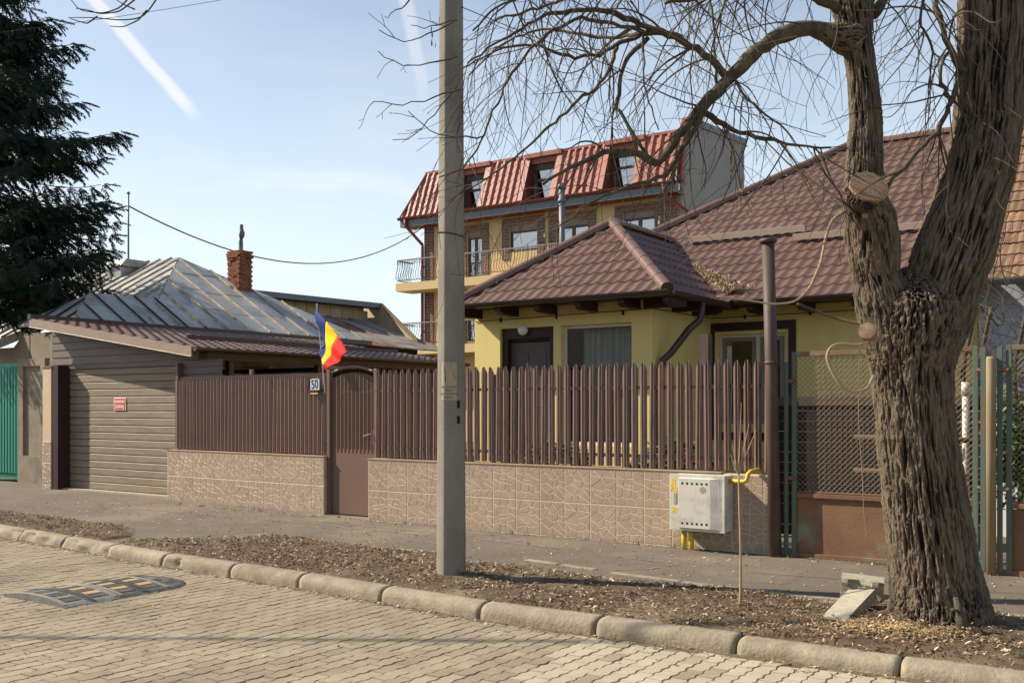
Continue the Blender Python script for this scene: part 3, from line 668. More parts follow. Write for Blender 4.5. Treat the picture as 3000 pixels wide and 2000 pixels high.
# house number
e = MB(); pl = np.array(FL.p(FL.L-0.215, -0.028, 1.92))
e.prism([pl+np.array(FL.d[0]*a if False else 0)+[a, 0, b] for a, b in ((-0.09, -0.07), (-0.082, -0.078), (0.082, -0.078), (0.09, -0.07), (0.09, 0.07), (0.082, 0.078), (-0.082, 0.078), (-0.09, 0.07))], (0, 0.012, 0))
hn = thing('house_number', 'white enamel house number plate reading 50 wired to the fence left of the gate', 'sign', pl)
bevel(e.build('plate', M['plate'], hn), 0.003)
put('lettering', text_mesh('lettering', '50', 0.175, M['platetext'], 0.002), hn, tuple(pl+[0, -0.002, -0.003]), (R(90), R(-3), 0), (0.8, 1, 1))
e = MB(); e.box(pl[0]-0.085, pl[0]+0.085, pl[1]-0.02, pl[1]+0.01, pl[2]-0.105, pl[2]-0.092); e.build('shelf', M['darkbrown'], hn)
e = MB(); e.tube([pl+[-0.16, 0.0, 0.04], pl+[-0.08, -0.01, 0.07], pl+[0.02, -0.01, 0.09], pl+[0.13, 0, 0.085]], 0.0025, 4); e.build('tie_wire', M['wire'], hn)
e = MB(); e.box(pl[0]-0.07, pl[0]+0.075, pl[1]-0.016, pl[1]-0.012, pl[2]-0.135, pl[2]-0.115); tag(e.build('letter_slot', M['gaspipe']), 'small yellow edged letter slot under the house number', 'letter slot')
# flag on its stick
hp, hb = P(928, 893, 'y', 9.93), P(946, 1092, 'y', 9.93); hb2 = P(952, 1150, 'y', 9.93)
fg = thing('flag', 'blue yellow and red striped flag hanging from a thin stick by the gate', 'flag', hb)
e = MB(); e.tube([hb2, hp], 0.007, 6); e.tube([hp, hp+(hp-hb)*0.02], 0.011, 6); e.build('flag_stick', M['stick'], fg)
H0, H1 = np.array(P(930, 906, 'y', 9.93)), np.array(P(940, 1036, 'y', 9.93)); E0, E1 = np.array(P(1020, 1034, 'y', 9.86)), np.array(P(954, 1088, 'y', 9.88))
def flagp(s, t):
    top = H0+(E0-H0)*s; top[2] += 0.03*math.sin(s*math.pi); bot = H1+(E1-H1)*s; bot[0] += 0.012*math.sin(s*math.pi)
    p = top+(bot-top)*t
    f = 0.055*math.sin(t*math.pi*2.1+0.4+s*1.1)*(0.30+0.7*(1-s))+0.03*math.sin(t*11+s*6)*s
    p[1] -= f*1.05; p[0] += 0.030*math.sin(t*math.pi*2.2+1.2)*(1-s)*s*3
    return p
for k, (nm, mt) in enumerate((('blue_stripe', 'blue'), ('yellow_stripe', 'flagyellow'), ('red_stripe', 'flagred'))):
    e = MB(); e.grid(lambda a, b: flagp((k+a)/3, b), 12, 40); o = e.build(nm, M[mt], fg, True)
    sm = o.modifiers.new('thick', 'SOLIDIFY'); sm.thickness = 0.002

# ------------------------------------------------------------------ garage with carport roof
gr = thing('garage', 'garage with brown roller door, boarded gable and low tiled carport roof', 'garage', (-15.5, 10.5, 0.1))
DY = 10.44; dx0, dx1 = -16.92, -13.60; dz0, dz1 = 0.15, 2.29
npan = 17; e0 = MB(); hh = (dz1-dz0)/npan
e0.prism([(0, 0.03, 0.0), (0, 0.0, 0.008), (0, -0.004, 0.02), (0, -0.004, hh-0.012), (0, 0.006, hh-0.002), (0, 0.03, hh-0.0005)], (dx1-dx0, 0, 0))
pm = e0.me('door_panel', M['garage'])
for i in range(npan): put('door_panel', pm, gr, (dx0, DY, dz0+i*hh))
e = MB(); e.box(-16.99, -16.80, 10.20, 10.47, 0.1, 2.36); e.build('door_jamb', M['darkbrown'], gr)
e = MB(); e.box(-16.99, -13.5, 10.40, 10.47, 2.29, 2.37); e.build('door_head', M['siding'], gr)
e = MB(); e.box(-13.62, -13.56, 10.3, 10.46, 0.1, 2.32); e.build('door_jamb', M['browngate'], gr)
e = MB(); e.box(-16.8, -13.6, 10.28, 10.44, 0.12, 0.15); e.build('threshold', M['rawconcrete'], gr)
pi_ = MB(); pi_.box(-17.27, -16.995, 10.19, 10.6, 0.1, 2.33); bevel(pi_.build('pillar', M['cream'], gr), 0.006)
for j, (za, zb) in enumerate(((0.11, 0.20), (0.21, 0.60), (0.605, 0.985))):
    put('stone_tile', cut_tile(120+j, 0.275, zb-za), gr, (-17.27, 10.186, za))
e = MB(); e.box(-17.30, -16.98, 10.17, 10.5, 2.33, 2.345); e.build('pillar_cap', M['fascia'], gr)
rz = lambda x: 3.20-0.148*(x+17.45)               # carport roof height
for i in range(7):
    za, zb = 2.37+i*0.135, 2.37+i*0.135+0.133; xr = min(-13.0 if i < 2 else -13.0, -17.45+(3.14-zb)/0.148)
    xl = -17.3 if i > 0 else -17.3
    if xr < xl+0.2: break
    e = MB(); zz = min(zb, 3.2); e.prism([(xl, 10.40, za), (xl, 10.385, za+0.004), (xl, 10.398, zz), (xl, 10.42, zz)], (xr-xl, 0, 0)); e.build('siding_board', M['siding'], gr)
for i in range(3):
    e = MB(); z = 2.02+i*0.115; e.prism([(-13.55, 10.40, z), (-13.55, 10.385, z+0.004), (-13.55, 10.398, z+0.113), (-13.55, 10.42, z+0.113)], (0.95, 0, 0)); e.build('siding_board', M['siding'], gr)
e = MB(); y0 = 10.05
e.prism([(-17.47, y0, rz(-17.47)-0.14), (-12.9, y0, rz(-12.9)-0.13), (-12.9, y0, rz(-12.9)+0.02), (-17.47, y0, rz(-17.47)+0.02)], (0, 0.02, 0))
e.build('fascia', M['fascia'], gr)
e = MB(); e.tube([(-17.47, y0-0.004, rz(-17.47)-0.14), (-12.9, y0-0.004, rz(-12.9)-0.13)], 0.006, 4); e.build('fascia_trim', M['seam'], gr)
# metal tile slope: courses as separate pieces
def tile_slope(root, name, org, adir, sdir, nrm, smax, lo, hi, course, period, mat, a_step=None, amp=0.024, step=0.026, flip=False):
    adir, sdir, nrm = unit(adir), unit(sdir), unit(nrm); org = np.array(org, float)
    base = bpy.data.objects.new(name, None)
    nc = int(math.ceil(smax/course)); par = None
    a_step = a_step or period/8
    for c in range(nc):
        s0, s1 = c*course, min((c+1)*course, smax); mb = MB()
        ss = [s0, s0+0.012, s0+(s1-s0)*0.33, s0+(s1-s0)*0.66, s1+0.01]
        A0, A1 = min(lo(s0), lo(s1)), max(hi(s0), hi(s1)); na = max(2, int((A1-A0)/a_step)); vs = []
        for k, s in enumerate(ss):
            for i in range(na+1):
                a = A0+(A1-A0)*i/na; a = max(lo(min(s, smax)), min(hi(min(s, smax)), a))
                ph = (a/period) % 1.0
                wv = 0.5-0.5*math.cos(2*math.pi*ph); wv = wv**1.5
                hgt = amp*wv+step*(1-(s-s0)/course)
                if k == 0: hgt -= 0.022
                vs.append(org+adir*a+sdir*(s-0.012*(1-wv)*(1 if k < 2 else 0))+nrm*hgt)
        m = na+1; mb.add(vs, [(k*m+i, k*m+i+1, (k+1)*m+i+1, (k+1)*m+i) for k in range(len(ss)-1) for i in range(na)])
        o = mb.build('tile_course' if par else name, mat, par or root)
        o.data.polygons.foreach_set('use_smooth', [True]*len(o.data.polygons))
        try: o.data.set_sharp_from_angle(angle=R(50))
        except Exception: pass
        if par is None: par = o
    return par
cx = -12.86; sl = math.sqrt(1+0.148**2)
slope = tile_slope(gr, 'roof_slope', (cx, 10.06, rz(cx)), (0, 1, 0), (-1, 0, 0.148), (0.148, 0, 1), (17.45-12.86)*sl, lambda s: 0, lambda s: 7.2, 0.33, 0.2, M['rooftile'])
e = MB(); e.bar((-17.46, 10.04, rz(-17.46)+0.05), (-17.46, 19.2, rz(-17.46)+0.05), 0.10, 0.09); e.build('top_flashing', M['gutter'], gr)
e = MB(); e.bar((-14.5, 11.2, rz(-14.5)+0.075), (-14.5, 16.8, rz(-14.5)+0.075), 0.05, 0.07); e.build('snow_guard', M['gutter'], gr)
def gutter(mb, a, b, r=0.06):
    a, b = np.array(a, float), np.array(b, float); d = unit(b-a); sd = unit(np.cross(d, (0, 0, 1))); q = []
    for c in (a, b):
        for i in range(9):
            t = math.pi*i/8; q.append(c+sd*r*math.cos(t)-np.array([0, 0, r*math.sin(t)]))
    mb.add(q, [(i, i+1, 10+i, 9+i) for i in range(8)]+[tuple(range(9)), tuple(range(17, 8, -1))])
    mb.tube([a+sd*r, b+sd*r], 0.008, 5); mb.tube([a-sd*r, b-sd*r], 0.006, 5)
e = MB(); gutter(e, (cx+0.03, 10.06, rz(cx)+0.015), (cx+0.03, 17.2, rz(cx)+0.015)); e.build('gutter', M['gutter'], gr)
e = MB(); e.bar((cx-0.08, 10.4, rz(cx)-0.09), (cx-0.08, 17.0, rz(cx)-0.09), 0.05, 0.14); e.build('eave_beam', M['darkbrown'], gr)
for y in (10.9, 12.9, 14.9, 16.8):
    e = MB(); e.bar((cx-0.15, y, 0.1), (cx-0.15, y, rz(cx)-0.15), 0.10, 0.10, (0, 1, 0)); e.build('carport_post', M['darkbrown'], gr)
for y in np.arange(10.8, 17.0, 0.75):
    e = MB(); e.bar((cx-0.05, y, rz(cx)-0.06), (-17.3, y, rz(-17.3)-0.06), 0.06, 0.10); e.build('rafter', M['darkbrown'], gr)
e = MB(); e.box(-17.42, -17.3, 10.42, 17.2, 0, 2.95); e.build('party_wall', M['plaster'], gr)
e = MB(); e.box(-17.3, -12.9, 17.1, 17.2, 0, 2.5); e.build('back_wall', M['beigewall'], gr)
e = MB(); e.box(-17.0, -13.4, 13.2, 13.26, 2.1, 2.2); e.box(-17.0, -13.4, 13.2, 13.26, 2.26, 2.34); e.build('hanging_shelf', M['oldboard'], gr)
e = MB()
for k, (a, b, c, d) in enumerate(((-15.9, -15.3, 2.10, 2.16), (-15.2, -14.4, 2.24, 2.28), (-14.6, -13.9, 2.10, 2.15))): e.box(a, b, 12.9+0.1*k, 13.1+0.1*k, c+0.1, d+0.1)
e.build('stored_plank', M['cream'], gr)
# sign on the door
sg = thing('garage_sign', 'small red no parking sign reading GARAJ on the garage door', 'sign', (-15.28, DY-0.01, 1.66))
e = MB(); e.box(-15.46, -15.12, DY-0.016, DY-0.006, 1.55, 1.765); bevel(e.build('sign_border', M['signtext'], sg), 0.003)
e = MB(); e.box(-15.443, -15.137, DY-0.0185, DY-0.0165, 1.562, 1.753); e.build('sign_plate', M['signred'], sg)
e = MB(); e.box(-15.435, -15.145, DY-0.0205, DY-0.019, 1.678, 1.722); e.build('sign_band', M['signfaded'], sg)
put('lettering', text_mesh('lettering', 'NU PARCATI!', 0.05, M['signtext'], 0.0012), sg, (-15.29, DY-0.022, 1.70), (R(90), 0, 0))
put('lettering', text_mesh('lettering', 'GARAJ', 0.085, M['signtext'], 0.002), sg, (-15.29, DY-0.0205, 1.615), (R(90), 0, 0))

# ------------------------------------------------------------------ yellow house
yh = thing('yellow_house', 'yellow bungalow with brown metal tile hip roof and projecting porch', 'house', (-6.5, 15.5, 0.12))
PX0, PX1, PY, MY = -9.20, -6.15, 12.5, 14.56
to_y = lambda yy: (lambda x, z, d: (x, yy+d, z))
dr = (-8.72, -7.76, 0.55, 2.80); wn_ = (-7.63, -6.47, 1.05, 2.80)
mb = MB(); wall(mb, PX0, PX1, 0, 3.2, [dr, wn_], to_y(PY), 0.16)
mb.poly([(PX1, PY, 0), (PX1, MY, 0), (PX1, MY, 3.2), (PX1, PY, 3.2)]); mb.poly([(PX0, MY, 0), (PX0, PY, 0), (PX0, PY, 3.2), (PX0, MY, 3.2)])
mb.build('porch_wall', M['yellow'], yh)
mw = (-6.03, -4.97, 1.30, 2.72)
mb = MB(); wall(mb, -10.2, -2.35, 0, 3.3, [mw], to_y(MY), 0.14)
mb.poly([(-10.2, 19.5, 0), (-10.2, MY, 0), (-10.2, MY, 3.3), (-10.2, 19.5, 3.3)]); mb.poly([(-2.35, MY, 0), (-2.35, 19.5, 0), (-2.35, 19.5, 3.3), (-2.35, MY, 3.3)])
mb.build('main_wall', M['yellow'], yh)
# porch door, its brown surround and lamp
d = MB(); d.box(-8.72, -8.62, 12.56, 12.70, 0.5, 2.80); d.box(-7.86, -7.76, 12.56, 12.70, 0.5, 2.80); d.box(-8.62, -7.86, 12.56, 12.70, 2.64, 2.80); do = d.build('door_surround', M['darkbrown'], yh)
d = MB(); d.box(-8.62, -7.86, 12.66, 12.70, 0.5, 2.64); dd = d.build('door', M['door'], yh)
for (a, b) in ((-8.50, -8.30), (-8.18, -7.98)):
    q = MB(); q.box(a, b, 12.652, 12.661, 1.6, 2.42); bevel(q.build('door_panel', M['door'], dd), 0.006)
q = MB(); q.tube([(-8.60, 12.645, 2.60), (-7.88, 12.645, 2.60)], 0.012, 5); q.build('door_stop', M['dark'], dd)
q = MB(); q.grid(lambda a, b: (-8.30+0.082*math.cos(a*6.2832)*math.sin(b*math.pi), 12.50+0.075*math.sin(a*6.2832)*math.sin(b*math.pi), 2.765-0.082*math.cos(b*math.pi)), 20, 12)
tag(q.build('globe_lamp', M['lampglass'], None, True), 'round white globe lamp above the porch door', 'lamp')
# porch window with curtains
wf = MB()
for a, b, c, e_ in ((-7.63, -7.585, 1.05, 2.80), (-6.515, -6.47, 1.05, 2.80), (-7.585, -6.515, 2.755, 2.80), (-7.585, -6.515, 1.05, 1.10)): wf.box(a, b, 12.59, 12.64, c, e_)
win = wf.build('porch_window', M['white'], yh)
q = MB(); q.box(-7.585, -6.515, 12.612, 12.618, 1.10, 2.755); q.build('pane', M['glass'], win)
q = MB(); q.grid(lambda a, b: (-7.45+1.0*a, 12.86+0.035*math.sin(a*62)+0.02*math.sin(a*23), 0.9+1.86*b), 120, 2); q.build('curtain', M['curtain'], win, True)
q = MB(); q.box(-9.1, -6.25, 12.7, 14.5, 0.4, 0.42); q.box(-9.1, -6.25, 14.3, 14.32, 0.4, 3.1); q.box(-7.72, -7.70, 12.70, 14.3, 0.4, 3.1); q.build('porch_interior', M['door'], yh)
# main window with brown painted surround
s_ = MB()
for a, b, c, e_ in ((-6.20, -6.09, 1.1, 2.90), (-4.92, -4.81, 1.1, 2.90), (-6.09, -4.92, 2.77, 2.90), (-6.09, -4.92, 1.1, 1.22)): s_.box(a, b, MY-0.03, MY-0.002, c, e_)
s_.build('window_surround', M['darkbrown'], yh)
wf = MB()
for a, b, c, e_ in ((-6.03, -5.985, 1.3, 2.72), (-5.015, -4.97, 1.3, 2.72), (-5.985, -5.015, 2.675, 2.72), (-5.985, -5.015, 1.3, 1.35), (-5.45, -5.38, 1.35, 2.675)): wf.box(a, b, MY+0.07, MY+0.13, c, e_)
win2 = wf.build('main_window', M['white'], yh)
for a, b in ((-5.985, -5.45), (-5.38, -5.015)):
    q = MB()
    for c in ((a, a+0.06, 1.35, 2.675), (b-0.06, b, 1.35, 2.675), (a+0.06, b-0.06, 2.61, 2.675), (a+0.06, b-0.06, 1.35, 1.41)): q.box(c[0], c[1], MY+0.055, MY+0.09, c[2], c[3])
    cs = q.build('casement', M['shutter'], win2); q = MB(); q.box(a+0.06, b-0.06, MY+0.075, MY+0.08, 1.41, 2.61); q.build('pane', M['glass'], cs) if False else put('pane', q.me('pane', M['glass']), win2)
q = MB(); q.box(-6.05, -4.95, MY+0.6, MY+0.62, 1.2, 2.8); q.build('room_back', M['dark'], yh)
# roof
PEZ, MEZ, PT, MT = 3.13, 3.15, 0.74, 0.65
ex0, ex1, ey = -9.25, -5.68, 11.98; half = (ex1-ex0)/2; apx = (ex0+ex1)/2; apz = PEZ+half*PT; apy = ey+half
kp = math.sqrt(1+PT*PT)
tile_slope(yh, 'porch_roof_front', (ex0, ey, PEZ), (1, 0, 0), (0, 1, PT), (0, -PT, 1), half*kp, lambda s: s/kp, lambda s: 2*half-s/kp, 0.315, 0.176, M['rooftile'])
ry = 17.6
tile_slope(yh, 'porch_roof_side', (ex1, ey, PEZ), (0, 1, 0), (-1, 0, PT), (PT, 0, 1), half*kp, lambda s: s/kp, lambda s: (14.35-ey)+min(2.6, s/kp*1.15), 0.315, 0.176, M['rooftile'])
tile_slope(yh, 'porch_roof_side', (ex0, ey, PEZ), (0, 1, 0), (1, 0, PT), (-PT, 0, 1), half*kp, lambda s: s/kp, lambda s: 14.6-ey+s/kp, 0.315, 0.176, M['rooftile'])
km = math.sqrt(1+MT*MT); mey, mx0, mx1 = 13.92, -10.39, -2.3; mrun = 19.0-mey
tile_slope(yh, 'main_roof_front', (mx0, mey, MEZ), (1, 0, 0), (0, 1, MT), (0, -MT, 1), mrun*km, lambda s: s/km, lambda s: mx1-mx0, 0.315, 0.176, M['rooftile'])
q = MB(); mrz = MEZ+mrun*MT
q.poly([(mx0, mey, MEZ), (mx0+mrun, 19.0, mrz), (mx0, 24, MEZ)]); q.poly([(mx0+mrun, 19.0, mrz), (mx1, 19.0, mrz), (mx1, 24, MEZ), (mx0, 24, MEZ)]); q.build('main_roof_rear', M['rooftile'], yh)
def ridge_caps(root, a, b, r=0.085, n=None, mat='cap'):
    a, b = np.array(a, float), np.array(b, float); L = np.linalg.norm(b-a); n = n or int(L/0.33); d = (b-a)/L
    sd = unit(np.cross(d, (0, 0, 1))); up = np.cross(sd, d)
    for i in range(n):
        p, e_ = a+d*L*i/n, a+d*L*(i+1)/n+d*0.02; mb = MB(); vs = []
        for c, rr in ((p, r*1.06), (p+d*0.03, r*1.06), (p+d*0.035, r), (e_, r)):
            for k in range(11):
                t = math.pi*(-0.06+1.12*k/10); vs.append(c+sd*rr*math.cos(t)+up*(rr*math.sin(t)-0.01))
        mb.add(vs, [(j*11+k, j*11+k+1, (j+1)*11+k+1, (j+1)*11+k) for j in range(3) for k in range(10)]+[tuple(range(11))])
        o = mb.build('ridge_cap', M[mat], root); o.data.polygons.foreach_set('use_smooth', [True]*len(o.data.polygons)); o.data.set_sharp_from_angle(angle=R(40))
lift = np.array([0, 0, 0.045])
A = np.array([apx, apy, apz])
ridge_caps(yh, np.array([ex1, ey, PEZ])+lift, A+lift); ridge_caps(yh, np.array([ex0, ey, PEZ])+lift, A+lift)
ridge_caps(yh, A+lift, np.array([apx, mey+(apz-MEZ)/MT, apz])+lift)
ridge_caps(yh, np.array([mx0, mey, MEZ])+lift, np.array([mx0+mrun, 19.0, mrz])+lift, 0.09)
ridge_caps(yh, np.array([mx0+mrun, 19.0, mrz])+lift, np.array([mx1, 19.0, mrz])+lift, 0.09)
q = MB(); q.tube([np.array([ex1, ey, PEZ])+lift+[0.01, -0.01, -0.012], np.array([ex1, ey, PEZ])+lift+[-0.02, 0.02, -0.002]], 0.088, 12); q.build('cap_end', M['gutter'], yh)
# gutters, soffits, rafter tails, downpipe
g_ = MB(); gutter(g_, (ex0-0.03, ey-0.05, PEZ+0.005), (ex1+0.06, ey-0.05, PEZ+0.005), 0.065); g_.build('gutter', M['gutter'], yh)
g_ = MB(); gutter(g_, (ex1+0.06, ey-0.02, PEZ-0.002), (ex1+0.06, 14.0, PEZ-0.002), 0.065); g_.build('gutter', M['gutter'], yh)
g_ = MB(); gutter(g_, (ex1+0.2, mey-0.05, MEZ), (mx1, mey-0.05, MEZ), 0.065); g_.build('gutter', M['gutter'], yh)
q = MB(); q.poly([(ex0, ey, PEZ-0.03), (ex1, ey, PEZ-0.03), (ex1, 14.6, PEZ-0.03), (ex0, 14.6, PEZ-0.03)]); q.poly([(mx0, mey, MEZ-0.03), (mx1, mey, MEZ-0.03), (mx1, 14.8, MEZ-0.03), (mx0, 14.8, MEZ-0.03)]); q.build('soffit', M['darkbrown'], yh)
def tail(mb, p, d, z):
    p, d = np.array(p, float), np.array(d, float); s = np.array([-d[1], d[0], 0])*0.05; pr = [(0, z), (0, z-0.09), (0.10, z-0.13), (0.55, z-0.13), (0.55, z)]
    mb.prism([p+d*a-s+[0, 0, b] for a, b in pr], s*2)
for x in np.arange(ex0+0.15, ex1, 0.68):
    q = MB(); tail(q, (x, ey+0.02, 0), (0, 1, 0), PEZ-0.03); q.build('rafter_tail', M['darkbrown'], yh)
for y in np.arange(ey+0.5, 14.0, 0.7):
    q = MB(); tail(q, (ex1-0.02, y, 0), (-1, 0, 0), PEZ-0.03); q.build('rafter_tail', M['darkbrown'], yh)
for x in np.arange(-5.3, mx1, 0.75):
    q = MB(); tail(q, (x, mey+0.02, 0), (0, 1, 0), MEZ-0.03); q.build('rafter_tail', M['darkbrown'], yh)
q = MB(); dp = [(ex1+0.05, 13.0, PEZ-0.04), (ex1+0.05, 13.0, 2.95), (ex1+0.02, 13.0, 2.82), (ex1-0.1, 12.92, 2.70), (PX1+0.18, 12.72, 2.36), (PX1+0.09, 12.66, 2.26), (PX1+0.075, 12.64, 2.1), (PX1+0.075, 12.64, 0.3)]
q.tube(dp, 0.05, 10); q.build('downpipe', M['gutter'], yh, True)
q = MB(); q.tube([(PX0+0.02, PY-0.012, 2.93), (PX1+0.012, PY-0.012, 2.97), (PX1+0.012, MY-0.012, 2.98), (-2.4, MY-0.012, 3.0)], 0.006, 4)
for x in (-8.7, -7.7, -6.6): q.box(x-0.012, x+0.012, PY-0.03, PY, 2.90, 2.97)
for x in (-5.6, -4.6, -3.6): q.box(x-0.012, x+0.012, MY-0.03, MY, 2.95, 3.01)
tag(q.build('wall_cable', M['cable']), 'thin dark cable clipped along the top of the yellow walls', 'cable')
# snow guards on the main slope
for x0, x1, y in ((-7.03, -5.05, 15.74), (-5.15, -3.2, 15.46)):
    z = MEZ+(y-mey)*MT+0.09; q = MB(); q.prism([(x0, y-0.03, z-0.02), (x0, y-0.045, z+0.075), (x0, y-0.038, z+0.08), (x0, y+0.07, z+0.01)], (x1-x0, 0, 0)); q.build('snow_guard', M['guard'], yh)
# dead leaves lying in the valley
lv = MB(); rng = random.Random(31)
for k in range(2600):
    t = rng.random(); a = np.array([-5.72, 14.1, 3.30]); b = np.array([-6.75, 15.05, 3.95]); p = a+(b-a)*t
    wdt = 0.16*(1-t)*rng.random()+0.03; p = p+[abs(rng.gauss(0, 1))*wdt*1.5, -0.2*wdt, 0]
    z = MEZ+(p[1]-mey)*MT
    lv.cm = rng.choice((0, 1, 3, 3)); chip(lv, p[0], p[1]-0.05, max(z, 3.2)+0.05+rng.random()*0.07*(1-t), rng.uniform(0.03, 0.08), rng.uniform(0.006, 0.014), rng.uniform(0, 6.28), rng.gauss(0, 0.5), rng.gauss(0, 0.5), 0.1)
tag(lv.build('roof_leaves', [M['chip%d' % i] for i in range(5)]), 'dry leaves heaped in the valley of the brown roof', 'leaves', None, 'stuff')
# flue pipe behind the porch roof
fb = P(1648, 700, 'y', 16.5); ft = P(1646, 552, 'y', 16.5); q = MB(); q.tube([(fb[0], 16.5, 3.4), (ft[0], 16.5, ft[2])], 0.058, 12); q.tube([(ft[0], 16.5, ft[2]), (ft[0], 16.5, ft[2]+0.06), (ft[0], 16.5, ft[2]+0.12)], [0.085, 0.08, 0.01], 12); q.tube([(ft[0], 16.5, ft[2]-0.28), (ft[0], 16.5, ft[2]-0.2)], 0.075, 12)
tag(q.build('flue_pipe', M['greypipe'], None, True), 'grey metal flue pipe with cap rising behind the porch roof', 'flue')

# ------------------------------------------------------------------ left neighbour: standing seam roof
lh = thing('tin_roof_house', 'low house with grey standing seam metal hip roof behind the garage', 'house', (-21, 16, 0.12))
def seam_roof(root, pts, adir, sdir, pitch, mat='tin', off=0.0, th=0.03, pname='roof_panel', seam='seam'):
    o = np.array(pts[0], float); a, s = unit(adir), unit(sdir); nrm = unit(np.cross(a, s)); nrm = nrm if nrm[2] > 0 else -nrm
    q2 = [((np.array(p)-o)@a, (np.array(p)-o)@s) for p in pts]; amin, amax = min(p[0] for p in q2), max(p[0] for p in q2); k = amin+off; r = random.Random(int(abs(o[0]*100)))
    while k < amax:
        st = clip2(clip2(q2, (-1, 0), -k), (1, 0), k+pitch)
        if len(st) >= 3:
            c = (sum(p[0] for p in st)/len(st)); tl = r.gauss(0, 0.012)
            w3 = lambda p, h: o+a*p[0]+s*p[1]+nrm*(h+(p[0]-c)*tl)
            smin, smax = min(p[1] for p in st), max(p[1] for p in st); y = smin; ln = 1.05; j = r.random()*0.7
            y -= j
            while y < smax:
                pc = clip2(clip2(st, (0, -1), -y), (0, 1), y+ln)
                if len(pc) >= 3:
                    mb = MB(); tl2 = r.gauss(0, 0.01); n = len(pc)
                    bot = [w3(p, 0) for p in pc]; top = [w3(p, th+(y+ln-p[1])*0.006+(p[1]-y)*tl2*0.3) for p in pc]
                    mb.add(bot+top, [tuple(range(n, 2*n)), tuple(range(n-1, -1, -1))]+[(i, (i+1) % n, n+(i+1) % n, n+i) for i in range(n)]); mb.build(pname, M[mat], root)
                y += ln
            ed = [p[1] for p in clip2(clip2(q2, (-1, 0), -(k-0.001)), (1, 0), k+0.001)] if k > amin+0.02 else []
            if len(ed) >= 2 and max(ed)-min(ed) > 0.1:
                mb = MB(); mb.bar(o+a*k+s*min(ed)+nrm*(th+0.02), o+a*k+s*max(ed)+nrm*(th+0.02), 0.018, 0.05, nrm); mb.build('roof_seam', M[seam], root)
        k += pitch
lx, lz = -17.6, 3.3; AP = np.array([-21.0, 16.0, 5.34]); AL = np.array([-24.4, 16.0, 5.34]); lt = 0.6
FRc = np.array([lx, 12.6, lz]); RRc = np.array([lx, 19.4, lz])
v0 = np.array([-26.5, 12.6, lz])
# front slope lower edge follows the metal verge seen at the left
def onfront(u, v):
    d = ray(u, v); t = (AP[2]-lt*AP[1]-CAM[2])/(d[2]-lt*d[1]); return CAM+t*d
va, vb = onfront(130, 945), onfront(-60, 1020)
seam_roof(lh, [va, FRc+[-1.05, 1.05, 0.63], AP, AL, AL+[-3.3, -3.3, -1.98], vb], (1, 0, 0), (0, 1, lt), 0.46)
seam_roof(lh, [FRc, RRc, AP], (0, 1, 0), (-1, 0, lt), 0.62, off=0.2)
wr0 = np.array([-18.64, 13.64, 3.93]); wr1 = np.array([-18.64, 12.0, 3.93])
seam_roof(lh, [(lx+0.1, 10.9, 3.24), (lx+0.1, 14.2, 3.24), wr0+[0, 0, 0.02], wr1], (0, 1, 0), (-1.14, 0, 0.69), 0.5, off=0.15, seam='gutter')
seam_roof(lh, [(-19.6, 10.95, 3.2), (lx+0.1, 10.9, 3.24), wr1], (1, 0, 0), (0, 1, 0.66), 0.5, off=0.2, seam='gutter')
q = MB(); q.prism([va, vb, vb+[0, 0, -0.17], va+[0, 0, -0.16]], (0, 0.03, 0)); q.build('verge_trim', M['tin'], lh)
q = MB(); yy = min(va[1], vb[1])+0.25; q.box(-30, -22.5, 12.7, 12.8, 0, 3.0); q.box(-22.5, -17.75, 12.7, 12.8, 0, 3.3); q.box(-17.85, -17.75, 12.8, 19.2, 0, 3.1); q.prism([(va[0], 12.69, 0), (vb[0]-2, 12.69, 0), (vb[0]-2, 12.69, vb[2]-0.5), (vb[0], 12.69, vb[2]-0.12), (va[0], 12.69, va[2]-0.12)], (0, 0.02, 0)); q.build('wall', M['beigewall'], lh)
# brick chimney, brick by brick
ch = thing('chimney', 'red brick chimney with stepped bottom courses on the tin roof', 'chimney', (-19.75, 16.9, 4.4))
c0, c1, cy0, cy1 = -19.98, -19.55, 16.70, 17.11
q = MB(); q.box(c0+0.02, c1-0.02, cy0+0.02, cy1-0.02, 4.3, 5.50); q.build('chimney_core', M['mortar'], ch)
bm_ = MB(); bm_.box(-0.067, 0.067, -0.03, 0.03, -0.026, 0.026); bme = bm_.me('brick', M['brick']); rng = random.Random(6)
for row in range(17):
    z = 4.55+row*0.059
    gx = 0.035 if row in (14, 15) else (0.02 if row in (0, 1, 16, 13) else 0)
    off = 0.07 if row % 2 else 0
    for i in range(4):
        x = c0+0.045+i*0.142-off*0.9
        if x > c1: continue
        put('brick', bme, ch, (min(max(x, c0+0.03), c1-0.03), cy0+0.02-gx+rng.gauss(0, 0.006), z), (0, 0, rng.gauss(0, 0.03)))
        y = cy0+0.05+i*0.142-off*0.9
        if y < cy1: put('brick', bme, ch, (c1-0.02+gx+rng.gauss(0, 0.006), min(max(y, cy0+0.03), cy1-0.03), z), (0, 0, R(90)+rng.gauss(0, 0.03)))
q = MB(); q.box(c0-0.03, c1+0.02, cy0-0.03, cy1+0.02, 4.3, 4.50); q.prism([(c0-0.05, cy0-0.032, 4.50), (c1+0.02, cy0-0.032, 4.50), (c1-0.1, cy0-0.032, 4.58), (c0-0.05, cy0-0.032, 4.82)], (0, 0.03, 0)); q.build('flashing', M['tin'], ch)
